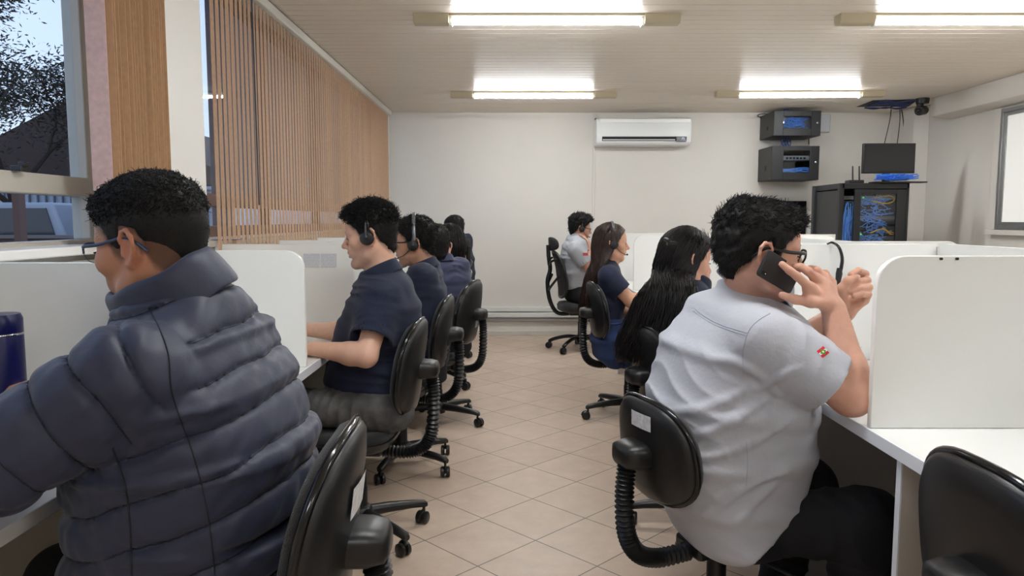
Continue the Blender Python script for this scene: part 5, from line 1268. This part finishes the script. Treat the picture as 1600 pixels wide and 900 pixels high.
# ---- man in grey at the far end on the right
h = head_at((908, 358, 6.98), -1, .12, .16, 0, 1.0)
p = Person('man in a grey shirt with beard, glasses and headset at the far end', .12, 7.05,
    [((928, 462), (882, 462), .165), ((924, 445), (880, 445), .165), ((920, 425), (877, 425), .165), ((921, 405), (875, 403), .17), ((921, 388), (879, 385), .17), ((917, 379), (886, 375), .155), ((912, 373), (896, 368), .065)], h, .0065, .008, 'skin rose', (200, 152, 130))
p.arms = {-1: (px3(899, 390, 6.87), px3(922, 421, 6.86), px3(922, 390, 6.94)), 1: p.auto_arm(1)}
p.body(tint=stubble(.45, .55), hands=lambda v: hand(v, p.arms[-1][2], (-.25, .2, 1), (-1, 0, .1), (0, 1, .3), bend=(.5, .6, .4), s=.95)); p.brows(thick=1.4)
p.beard(600, lambda x, y, z: (z < -.048) & (x > .0), .012, .0012)
cap = hair_cap(h, .028, .015, noise=.005, nsc=.02, seed=8, h=.006, front=.01); N = normals(*cap); x, y, z = h.loc(cap[0])
p.obj('hair', join(cap, grow(cap[0], N, 900, .022, lambda q: np.tile(h.f * .4 + h.u, (len(q), 1)), .4, .0022, 7, 6, mask=z - hairline('m')(x) > .01)), M_hair)
p.headset(.02, mic=-1); p.glasses(M_plastic)
p.shirt(M_shirt2, sleeve=.72, seed=51); p.collar(M_shirt2, r1=.060, r2=.084, tilt=.3); p.auto_legs(thigh=.40); p.trousers(M_trous, (.088, .064, .05))
m = MB(); q = p.arms[-1][2]; m.tube([q - np.array([.004, 0, .022]), q - np.array([.004, 0, .002])], [.034, .033], 16); p.mb(m, 'wristwatch', M_plastic)
m = MB(); a, b_ = px3(911, 395, 6.77), px3(918, 399, 6.80); p.mb(m.box((a[0], a[1] - .012, b_[2]), (b_[0], a[1] + .012, a[2])), 'sleeve_badge', mat('badge red', (190, 70, 66), .7))
from mathutils.bvhtree import BVHTree
def on_surface(P, F, pts, lift=.0006):
    t = BVHTree.FromPolygons([tuple(q) for q in P], [tuple(int(i) for i in f_) for f_ in F]); out = []
    for q in pts:
        dr = (Vector(q) - cam.location).normalized(); hit = t.ray_cast(cam.location, dr)
        if hit[0] is not None: out.append(hit[0] + hit[1] * lift)
    return out
# ---- man in the quilted jacket, nearest on the left
h = head_at((197, 390, 1.265), 1, PI - .19, .15, 0, 1.0)
p = Person('man in a dark navy quilted jacket and glasses, nearest on the left, seen from behind', PI - .12, 1.34,
    [((125, 990), (470, 990), .20), ((135, 900), (474, 900), .205), ((155, 790), (482, 790), .21), ((140, 690), (476, 690), .22), ((158, 605), (452, 605), .215), ((178, 545), (408, 520), .19), ((196, 490), (360, 455), .10)],
    h, .0042, .0048, 'skin brown', (176, 124, 96))
p.arms = {1: (px3(205, 590, 1.15), px3(-4, 722, 1.08), np.array([-1.02, 1.20, .80])), -1: (px3(250, 530, 1.53), np.array([-.78, 1.62, .86]), px3(100, 600, 1.49))}
p.body(hands=lambda v: (hand(v, p.arms[1][2], (-1, .3, -.1), (0, .2, -1), (0, 1, 0)), hand(v, p.arms[-1][2], (-1, .1, -.12), (0, 0, -1), (0, -1, 0))), tint=stubble(.1, .72), nk=(.060, .070), hd_opts=dict(cheek=1.08, jaw=1.1))
cap = hair_cap(h, .012, .002, noise=.0025, nsc=.02, seed=13, h=.0038, front=.004, back=.002); N = normals(*cap); x, y, z = h.loc(cap[0]); lim = z - hairline('m')(x); top = (z > .052) & (lim > .01)
flt = lambda q: np.random.RandomState(4).normal(size=q.shape) + h.f * .9
bx, by, bz = h.loc(p.bP)
p.obj('hair', join(cap, grow(cap[0], N, 3400, .012, flt, .26, .0011, 7, 8, curl=.0028, turns=.8, mask=top),
    grow(cap[0], N, 6500, .006, lambda q: np.tile(-h.u - h.f * .35, (len(q), 1)), .28, .0006, 8, 4, mask=~top & (lim > .0)),
    grow(p.bP, p.bN, 2200, .005, lambda q: np.tile(-h.u - h.f * .2, (len(q), 1)), .2, .0005, 9, 4, mask=(bz - hairline('m')(bx) > -.014) & (bz - hairline('m')(bx) < .012) & (np.abs(bx) < .11) & (np.abs(by) < .085) & (bz > -.07))), M_hair)
M_steel = mat('blue grey spectacle arm', (42, 56, 84), .35, .3)
p.glasses(M_steel, lens=(.027, .018), temple_m=M_steel, r=.0015, wide=.077, halfrim=True)
g_ = nrm((-.30, -.02, .95)); QL = .071
w_a, w_b = waves(3, .16, 6), waves(8, .05, 6)
def quilt_t(X, Y, Z):
    s_ = (X * f4(g_[0]) + Y * f4(g_[1]) + Z * f4(g_[2]) + .004 * w_a(X, Y, Z)) / f4(QL); fr = np.abs(2 * (s_ - np.floor(s_)) - 1)
    return .0075 * (1 - fr ** 3) + .0065 * (1 - fr ** 12) + .0016 * w_b(X, Y, Z) - .004
def quilt_s(t_, X, Y, Z):
    s_ = (t_ + .005 * w_a(X, Y, Z)) / f4(.072) + .35; fr = np.abs(2 * (s_ - np.floor(s_)) - 1)
    return .0075 * (1 - fr ** 3) + .0065 * (1 - fr ** 12) + .0016 * w_b(X, Y, Z) - .004
def jacket(v):
    sh, el, wr = p.arms[1]; v.cone(sh, el, .082, .068, .028, disp=quilt_s); v.cone(el, wr, .066, .054, .02, disp=quilt_s)
    sh, el, wr = p.arms[-1]; v.cone(sh, el, .095, .070, .010, disp=quilt_s); v.cone(el, wr + (el - wr) * .12, .070, .052, .02, disp=quilt_s)
pts = np.array([q[0] + .32 for q in p.st] + [q[0] - .32 for q in p.st] + [a + .12 for A in p.arms.values() for a in A] + [a - .12 for A in p.arms.values() for a in A])
v = Vol(pts.min(0), pts.max(0), .0048); v.loft(p.st, .03, disp=quilt_t, capr=.03); jacket(v)
v.plane((0, 0, .44), (0, 0, -1)); JP, JF = v.mesh(); jk = p.obj('jacket', (JP, JF), M_puffer)
# quilting thread along the creases
def iso(P, F, val, ok):
    v_ = val[F]; k_ = np.floor(v_); A_ = []; good = ok[F].all(1) & (k_.max(1) - k_.min(1) == 1); Fg, vg, lv = F[good], v_[good], k_[good].max(1); pts_ = np.full((len(Fg), 2, 3), np.nan); c_ = np.zeros(len(Fg), int)
    for i in range(4):
        j = (i + 1) % 4; a, b_ = vg[:, i], vg[:, j]; m_ = ((a < lv) != (b_ < lv)) & (c_ < 2); t_ = ((lv - a) / np.where(m_, b_ - a, 1))[:, None]; q = P[Fg[:, i]] * (1 - t_) + P[Fg[:, j]] * t_
        pts_[np.nonzero(m_)[0], c_[m_]] = q[m_]; c_[m_] += 1
    return pts_[c_ == 2]
def quilt_threads():
    f3_ = lambda fn: np.array(fn)
    sT = (JP @ g_ + .004 * w_a(JP[:, 0], JP[:, 1], JP[:, 2])) / QL; out = []; rest = np.ones(len(JP), bool)
    sh, el, wr = p.arms[1]; dd = nrm(el - sh); L_ = np.linalg.norm(el - sh); tt = (JP - sh) @ dd; rad_ = np.linalg.norm(JP - sh - np.clip(tt, 0, L_)[:, None] * dd, axis=1); Q = JP - sh
    arm = (rad_ < .098 - .012 * np.clip(tt / L_, 0, 1)) & (tt > .02) & (tt < L_); sA = (tt + .005 * w_a(Q[:, 0], Q[:, 1], Q[:, 2])) / .072 + .35
    out.append(iso(JP, JF, sA, arm)); out.append(iso(JP, JF, sT, ~arm & (tt < L_ * .9) & (rad_ > .1)))
    sg_ = np.concatenate(out); N_ = normals(JP, JF); return strands(sg_, np.full((1, 2), .0013), 4)
qo = p.obj('quilting', quilt_threads(), mat('quilt thread', (22, 24, 36), .7)); qo.parent = jk
# stand collar
c0, c1 = px3(268, 455, 1.335), px3(240, 418, 1.325); ax = nrm(c1 - c0 + np.array([0, 0, .0])); fdir = nrm(p.fd * .95 - ax * np.dot(p.fd, ax)); ldir = np.cross(ax, fdir)
R = []
for rr, zz in ((.074, -.03), (.076, .01), (.078, .036), (.082, .044), (.090, .040), (.094, .02), (.097, -.012), (.100, -.045)):
    R.append([Vector(c0 + ax * (zz + .010 * math.cos(a) * (zz > 0)) + fdir * math.cos(a) * rr * 1.12 + ldir * math.sin(a) * rr * .93 + ax * .0025 * math.sin(5 * a)) for a in [.25 + (2 * PI - .5) * k / 48 for k in range(49)]])
mb = MB(); mb.add([q for r_ in R for q in r_], [(i * 49 + j, i * 49 + j + 1, (i + 1) * 49 + j + 1, (i + 1) * 49 + j) for i in range(len(R) - 1) for j in range(48)])
o = p.mb(mb, 'collar', M_puffer, jk, smooth=180); d = o.modifiers.new('solid', 'SOLIDIFY'); d.thickness = .010; d.offset = 0; d = o.modifiers.new('sub', 'SUBSURF'); d.levels = 2; d.render_levels = 2
M_seam = mat('dark seam', (20, 22, 34), .7)
def seam(o_, P, F, line, Y, m, name='seam', r=.0011, n=10):
    pts = on_surface(P, F, smooth_path([at(x, y, Y) for x, y in line], n))
    if len(pts) > 2: p.mb(MB().tube(pts, r, 6), name, m, o_)
seam(jk, JP, JF, [(232, 480), (252, 520), (264, 560), (268, 610), (284, 660), (302, 710), (318, 770), (330, 840), (336, 899)], 1.2, M_seam, r=.0014)
seam(jk, JP, JF, [(176, 700), (196, 760), (204, 830), (206, 899)], 1.15, M_seam, 'pocket_edge', r=.0016)
p.legs = {1: (px3(330, 960, 1.22), np.array([-.93, 1.20, .50]), np.array([-.98, 1.20, .09])), -1: (px3(330, 960, 1.46), np.array([-.93, 1.48, .50]), np.array([-.98, 1.48, .09]))}
p.trousers(M_trous, (.095, .072, .055), b=2, grow=-.02)

# ---- man in the pale shirt on the phone
h = head_at((1200, 400, 1.872), -1, -.02, .13, .04, 1.03)
p = Person('man in a pale grey short sleeved shirt and glasses holding a phone to his ear', .22, 2.02,
    [((1222, 812), (1048, 836), .215), ((1243, 755), (1030, 775), .20), ((1256, 695), (1016, 705), .205), ((1262, 625), (1016, 625), .21), ((1262, 560), (1040, 548), .205), ((1250, 508), (1082, 480), .19), ((1222, 480), (1126, 440), .08)],
    h, .0034, .005, 'skin warm', (208, 160, 138))
p.arms = {-1: (px3(1192, 528, 1.83), px3(1330, 618, 1.80), px3(1303, 484, 1.855)), 1: (px3(1200, 520, 2.19), px3(1214, 562, 2.22), px3(1319, 487, 2.04))}
def hands(v):
    # right hand around the phone
    W = p.arms[-1][2]
    idx = [px3(1265, 449, 1.842), px3(1246, 432, 1.822), px3(1234, 423, 1.820), px3(1222, 413, 1.826)]
    mid = [px3(1276, 436, 1.862), px3(1263, 424, 1.850), px3(1251, 417, 1.858), px3(1243, 416, 1.872)]
    rin = [px3(1287, 434, 1.885), px3(1276, 422, 1.880), px3(1266, 420, 1.892), px3(1258, 424, 1.902)]
    pin = [px3(1298, 442, 1.905), px3(1290, 427, 1.905), px3(1281, 426, 1.914), px3(1274, 430, 1.922)]
    for f_, r0, r1 in ((idx, .0112, .0085), (mid, .0112, .0085), (rin, .0105, .0080), (pin, .0095, .0072)):
        v.chain(f_, [r0, r0 * .96, r0 * .88, r1], .004); v.cone(W + (f_[0] - W) * .1, f_[0], .0165, .0128, .014)
    v.chain([px3(1296, 474, 1.845), px3(1268, 472, 1.832), px3(1243, 468, 1.836), px3(1222, 461, 1.845)], [.017, .0135, .0112, .0088], .008)
    v.cone(px3(1298, 476, 1.86), px3(1280, 456, 1.862), .020, .018, .014)
    v.cone(px3(1264, 456, 1.845), px3(1262, 468, 1.845), .013, .013, .016); v.cone(px3(1286, 448, 1.868), px3(1286, 468, 1.855), .019, .020, .016)
    # left hand, loosely closed
    W = p.arms[1][2]
    fs = [[px3(1346, 448, 2.075), px3(1352, 428, 2.055), px3(1341, 423, 2.03), px3(1329, 429, 2.018)], [px3(1350, 455, 2.065), px3(1355, 438, 2.04), px3(1340, 440, 2.012), px3(1325, 447, 2.008)],
          [px3(1352, 462, 2.055), px3(1358, 449, 2.028), px3(1343, 450, 2.0), px3(1327, 456, 1.998)], [px3(1350, 469, 2.045), px3(1357, 460, 2.018), px3(1346, 460, 1.994), px3(1335, 463, 1.992)]]
    for f_, r0 in zip(fs, (.0105, .0108, .0104, .0094)): v.chain(f_, [r0, r0 * .97, r0 * .9, r0 * .78], .004); v.cone(W + (f_[0] - W) * .15, f_[0], .0165, .0125, .014)
    v.chain([px3(1318, 474, 2.02), px3(1314, 452, 2.0), px3(1324, 439, 1.995), px3(1338, 433, 2.0)], [.0165, .013, .0112, .0085], .008)
p.body(hands=hands, arm_r=(.056, .047, .030), tint=stubble(.18, .6), nk=(.062, .072), hd_opts=dict(cheek=1.1, jaw=1.12, chin=1.04), extra=lambda v: v.ell(p.arms[-1][1] + np.array([0, .0, -.010]), (.043, .043, .036), None, .02))
p.brows(thick=1.5)
# nails and forearm hair
cap = hair_cap(h, .014, .009, noise=.003, nsc=.03, seed=23, h=.0042, front=.010, back=.016); N = normals(*cap); x, y, z = h.loc(cap[0]); lim = z - hairline('m')(x); top = (z > .060) & (lim > .01)
p.obj('hair', join(cap, grow(cap[0], N, 3200, .018, lambda q: np.random.RandomState(3).normal(size=q.shape) * .35 + h.f * .9 + h.u * .2, .09, .0013, 7, 7, curl=.003, turns=.5, mask=top),
    grow(cap[0], N, 4200, .014, lambda q: np.tile(-h.u - h.f * .5, (len(q), 1)), .05, .0010, 8, 5, jit=.3, mask=~top & (lim > .0))), M_hair)
fa = []
for sg in (-1, 1):
    a_, b_ = p.arms[sg][1], p.arms[sg][2]; dd = nrm(b_ - a_); tt = (p.bP - a_) @ dd; near = (tt > .03) & (tt < np.linalg.norm(b_ - a_) - .01) & (np.linalg.norm(p.bP - a_ - tt[:, None] * dd, axis=1) < .06)
    fa.append(grow(p.bP, p.bN, 420, .009, lambda q: np.tile(dd + np.array([0, 0, -.6]), (len(q), 1)), .18, .00017, 5 + sg, 4, mask=near))
p.obj('arm_hair', join(*fa), mat('arm hair', (84, 58, 46), .6))
p.beard(900, lambda x, y, z: (z < -.045) & (x > .0) & (x < .1), .004, .0005); p.beard(260, lambda x, y, z: (z < .02) & (z > -.03) & (x > .014) & (x < .036) & (np.abs(y) > .05), .008, .0008, name='sideburns')
p.glasses(M_plastic, lens=(.0265, .0185), r=.0028, tr=.0036)
def creases(v):
    P_, F_ = v.mesh()
    for ln, r0 in (([(1050, 642), (1090, 640), (1135, 625), (1185, 598)], .010), ([(1062, 682), (1105, 675), (1150, 655), (1200, 622)], .010), ([(1070, 716), (1120, 712), (1180, 690), (1240, 655)], .007), ([(1120, 800), (1150, 772), (1185, 752), (1238, 735)], .006), ([(1095, 812), (1120, 780), (1150, 758)], .006),
                   ([(1150, 820), (1180, 785), (1215, 755)], .006), ([(1110, 560), (1150, 566), (1190, 590), (1215, 618)], .008), ([(1180, 610), (1215, 590), (1250, 575)], .007)):
        q = on_surface(P_, F_, smooth_path([at(x, y, 1.8) for x, y in ln], 4), -r0 * .55)
        v.chain([np.array(a) for a in q], [r0 * math.sin(.35 + 2.5 * i / max(1, len(q) - 1)) for i in range(len(q))], .014)
Q1, Q2 = px3(1105, 862, 2.0), px3(1245, 748, 2.0); hn = np.array([Q2[2] - Q1[2], 0, -(Q2[0] - Q1[0])])
p.shirt(M_shirt, a=0, sleeve=.76, r=(.078, .082), fold=(.13, .006), seed=62, cap=.06, sk=.06, axis=(.5, .1, .9), grow=.004, hem_cut=(Q1, hn), extra=creases)
so = p.shirtobj
p.collar(M_shirt, r1=.078, r2=.110, h=.038, drop=.026, tilt=.50, dz=.044, open_=.30, fw=-.004, parent=so)
c_ = p.sP, p.sF
for ln, Y in (([(1086, 482), (1110, 500), (1140, 512), (1168, 520)], 1.9), ([(1203, 490), (1186, 500), (1172, 514), (1164, 534), (1160, 560), (1162, 588)], 1.85), ([(1084, 486), (1110, 504), (1140, 516), (1166, 524)], 1.9), ([(1166, 690), (1168, 720), (1166, 760)], 1.9)):
    seam(so, *c_, ln, Y, M_thread, r=.0009)
# flag badge on the sleeve
def patch(x0, y0, ux, uy, vx, vy, a0, a1, b0, b1, m, name, par, lift):
    g = [at(x0 + ux * (a0 + (a1 - a0) * i / 4) + vx * (b0 + (b1 - b0) * j / 4), y0 + uy * (a0 + (a1 - a0) * i / 4) + vy * (b0 + (b1 - b0) * j / 4), 1.7) for i in range(5) for j in range(5)]
    q = on_surface(*c_, g, lift)
    if len(q) == 25: return p.mb(MB().add(q, [(i * 5 + j, i * 5 + j + 1, (i + 1) * 5 + j + 1, (i + 1) * 5 + j) for i in range(4) for j in range(4)]), name, m, par, smooth=180)
A = (1275.5, 549); U = (10.5, -8); W_ = (9.5, 10.5)
fl_ = patch(*A, *U, *W_, 0, 1, 0, 1, mat('flag red', (206, 34, 44), .7), 'flag_badge', so, .0012)
patch(*A, *U, *W_, 0, 1, .34, .66, mat('flag white', (230, 230, 226), .7), 'white_band', so, .0018)
q = on_surface(*c_, [at(A[0] + U[0] * a + W_[0] * b_, A[1] + U[1] * a + W_[1] * b_, 1.7) for a, b_ in ((.5, .12), (.86, .5), (.5, .88), (.14, .5))], .0024); p.mb(MB().add(q, [(0, 1, 2, 3)]), 'green_diamond', mat('flag green', (70, 140, 60), .7), so)
q = on_surface(*c_, [at(A[0] + U[0] * a + W_[0] * b_, A[1] + U[1] * a + W_[1] * b_, 1.7) for a, b_ in ((.5, .34), (.64, .5), (.5, .66), (.36, .5))], .0029); p.mb(MB().add(q, [(0, 1, 2, 3)]), 'emblem', mat('flag pale', (222, 214, 150), .7), so)
p.legs = {-1: (px3(1165, 812, 1.95), px3(1352, 822, 1.88), np.array([.93, 1.90, .09])), 1: (px3(1140, 770, 2.12), px3(1256, 764, 2.24), np.array([.86, 2.28, .09]))}
p.trousers(M_trous, (.082, .100, .065), b=2, grow=-.010, fold=(.11, .006))
tg = [at(x, y, 1.75) for x, y in ((1233, 791), (1243, 797), (1240, 808), (1234, 806))]
# phone
A_, B_, C_ = px3(1206, 397, 1.842), px3(1184, 430, 1.832), px3(1240, 463, 1.915)
e1 = nrm(C_ - B_); e2 = A_ - B_; e2 = nrm(e2 - e1 * np.dot(e2, e1)); e3 = np.cross(e1, e2); 
if np.dot(e3, np.array([0, -1, 0])) < 0: e3 = -e3
PM = Matrix(((e1[0], e2[0], e3[0], B_[0]), (e1[1], e2[1], e3[1], B_[1]), (e1[2], e2[2], e3[2], B_[2]), (0, 0, 0, 1)))
ph = thing('phone', 'black smartphone held to the ear of the man in the pale shirt', 'phone', tuple(B_))
PL = Matrix.Translation(-Vector(B_)) @ PM
def rr_(l, w_, r): return [(cx + r * math.cos(a), cy + r * math.sin(a)) for cx, cy, a0 in ((l - r, w_ - r, 0), (r, w_ - r, PI / 2), (r, r, PI), (l - r, r, 1.5 * PI)) for a in [a0 + PI / 2 * k / 6 for k in range(7)]]
MB().prism(rr_(.146, .070, .009), -.0088, 0, 2).build('case', mat('matte black case', (28, 29, 32), .42), ph, bevel=.002, M=PL)
MB().prism([(x + .004, y + .004) for x, y in rr_(.138, .062, .007)], -.0092, -.0088, 2).build('screen', M_black, ph, M=PL)
MB().prism([(x + .008, y + .008) for x, y in rr_(.020, .009, .0042)], 0, .0012, 2).build('camera_bump', M_gloss, ph, M=PL)
MB().lathe([(.003, .0012), (.003, .0016), (0, .0016)], 12, M=Matrix.Translation((.013, .0125, 0))).build('lens', M_gloss, ph, M=PL); MB().lathe([(.0018, .0012), (.0018, .0016), (0, .0016)], 10, M=Matrix.Translation((.022, .0125, 0))).build('flash', M_cap, ph, M=PL)

# ---- woman with long wavy hair and a clip
h = head_at((1087, 408, 2.93), -1, .30, .22, -.02, 1.0)
p = Person('woman with long wavy dark hair, a black clip and a hoop earring, navy polo', .25, 3.02,
    [((1105, 600), (1010, 600), .17), ((1102, 570), (1006, 570), .165), ((1100, 540), (1006, 540), .155), ((1110, 500), (1015, 500), .16), ((1110, 472), (1025, 466), .165), ((1106, 456), (1046, 446), .135), ((1102, 444), (1066, 430), .06)],
    h, .0045, .006, 'skin peach', (214, 164, 142))
p.arms = {-1: (px3(1064, 476, 2.92), px3(1084, 548, 2.88), np.array([.97, 2.88, .80])), 1: p.auto_arm(1)}
p.body(tint=None, nk=(.048, .056)); p.brows(M_hairdark)
cap = hair_cap(h, .011, .009, 'f', h=.0045)
lh = long_hair(h, px3(1012, 556, 2.84), np.array([-.09, .10, 0]), -p.fd * .9 + np.array([0, -.3, 0]), 2300, 4, wave=.010, rad=.0021, S=20, mid=px3(1042, 458, 2.85), hw_mid=.10)
b_ = Vol(px3(1020, 500, 3.0) - .3, px3(1020, 450, 3.0) + .32, .007); b_.chain([h.L(-.08, .0, -.02), px3(1044, 440, 2.94), px3(1026, 500, 2.94), px3(1018, 530, 2.94)], [.04, .035, .025, .012], .03)
p.obj('hair', join(cap, lh, b_.mesh(), grow(cap[0], normals(*cap), 1500, .035, lambda q: np.tile(-h.f - h.u * .2, (len(q), 1)), .0, .0012, 5, 6, droop=.1, jit=.08, mask=(h.loc(cap[0])[2] - hairline('f')(h.loc(cap[0])[0]) > .004))), M_hairdark)
m = MB(); q = px3(1048, 381, 2.83); m.tube(smooth_path([q + np.array([-.012, -.03, .012]), q + np.array([-.02, 0, .018]), q + np.array([-.012, .03, .012])], 4), .008, 8); m.box(tuple(q + np.array([-.014, -.022, -.006])), tuple(q + np.array([.02, .022, .010]))); p.mb(m, 'hair_clip', M_plastic, bevel=.003)
m = MB(); q = h.L(.000, -.083, -.036); m.tube([q + h.f * math.cos(a) * .009 + h.u * (math.sin(a) * .011 - .008) for a in [2 * PI * k / 14 for k in range(14)]], .0015, 6, closed=True); p.mb(m, 'earring', mat('silver', (220, 214, 204), .2, 1.))
p.shirt(M_navy, sleeve=.6, seed=72, r=(.052, .062), sk=.05); p.collar(M_navy, r1=.054, r2=.078, tilt=.35); p.auto_legs(thigh=.38); p.trousers(M_trous, (.085, .064, .05))

# ---- woman with long straight hair and headset
h = head_at((958, 382, 4.575), -1, .06, .06, 0, .98)
p = Person('woman with long straight brown hair and a headset, navy top and blue jeans', .08, 4.65,
    [((985, 550), (926, 550), .17), ((984, 522), (922, 528), .172), ((972, 497), (926, 500), .145), ((974, 470), (925, 474), .14), ((976, 447), (925, 452), .15), ((968, 424), (930, 424), .14), ((962, 411), (944, 404), .052)],
    h, .0048, .0065, 'skin olive', (206, 158, 130))
p.arms = {-1: (px3(950, 432, 4.52), px3(986, 470, 4.50), px3(1044, 458, 4.60)), 1: p.auto_arm(1)}
p.body(hands=lambda v: hand(v, p.arms[-1][2], (1, .1, -.1), (0, 0, -1), (0, 1, 0), s=.92), tint=None, nk=(.046, .052), arm_r=(.044, .040, .024), hd_opts=dict(jaw=.9, chin=.97)); p.brows(M_hairdark)
cap = hair_cap(h, .010, .009, 'f', h=.0048)
lh = long_hair(h, px3(914, 483, 4.66), np.array([-.02, .07, 0]), -p.fd, 1100, 14, wave=.0, rad=.0022, S=16, mid=px3(930, 425, 4.63), hw_mid=.085)
b_ = Vol(px3(925, 440, 4.62) - .32, px3(925, 440, 4.62) + .32, .007); b_.chain([h.L(-.07, 0, -.02), px3(933, 420, 4.63), px3(920, 462, 4.65), px3(915, 478, 4.66)], [.04, .03, .018, .01], .03)
p.obj('hair', join(cap, lh, b_.mesh(), grow(cap[0], normals(*cap), 1300, .032, lambda q: np.tile(-h.f * .6 - h.u * .6, (len(q), 1)), .0, .0013, 5, 6, droop=.1, jit=.05, mask=(h.loc(cap[0])[2] - hairline('f')(h.loc(cap[0])[0]) > .006) & (h.loc(cap[0])[0] < .062))), M_hairbrown)
p.headset(.024, mic=-1, br=.005, band=mat('grey band', (120, 122, 126), .3, .6))
p.shirt(M_navy, sleeve=.62, a=2, seed=82, r=(.064, .064), fold=(.07, .004)); p.auto_legs(thigh=.40); p.trousers(M_bluejean, (.092, .068, .05), b=3, grow=0)
m = MB(); c, u, v_, hw, hd = p.st[2]; m.tube([c + u * math.cos(a) * (hw + .004) + v_ * math.sin(a) * (hd + .004) - np.array([0, 0, .012]) for a in [2 * PI * k / 40 for k in range(40)]], .016, 8, closed=True, flat=.4); p.mb(m, 'waistband', M_bluejean)
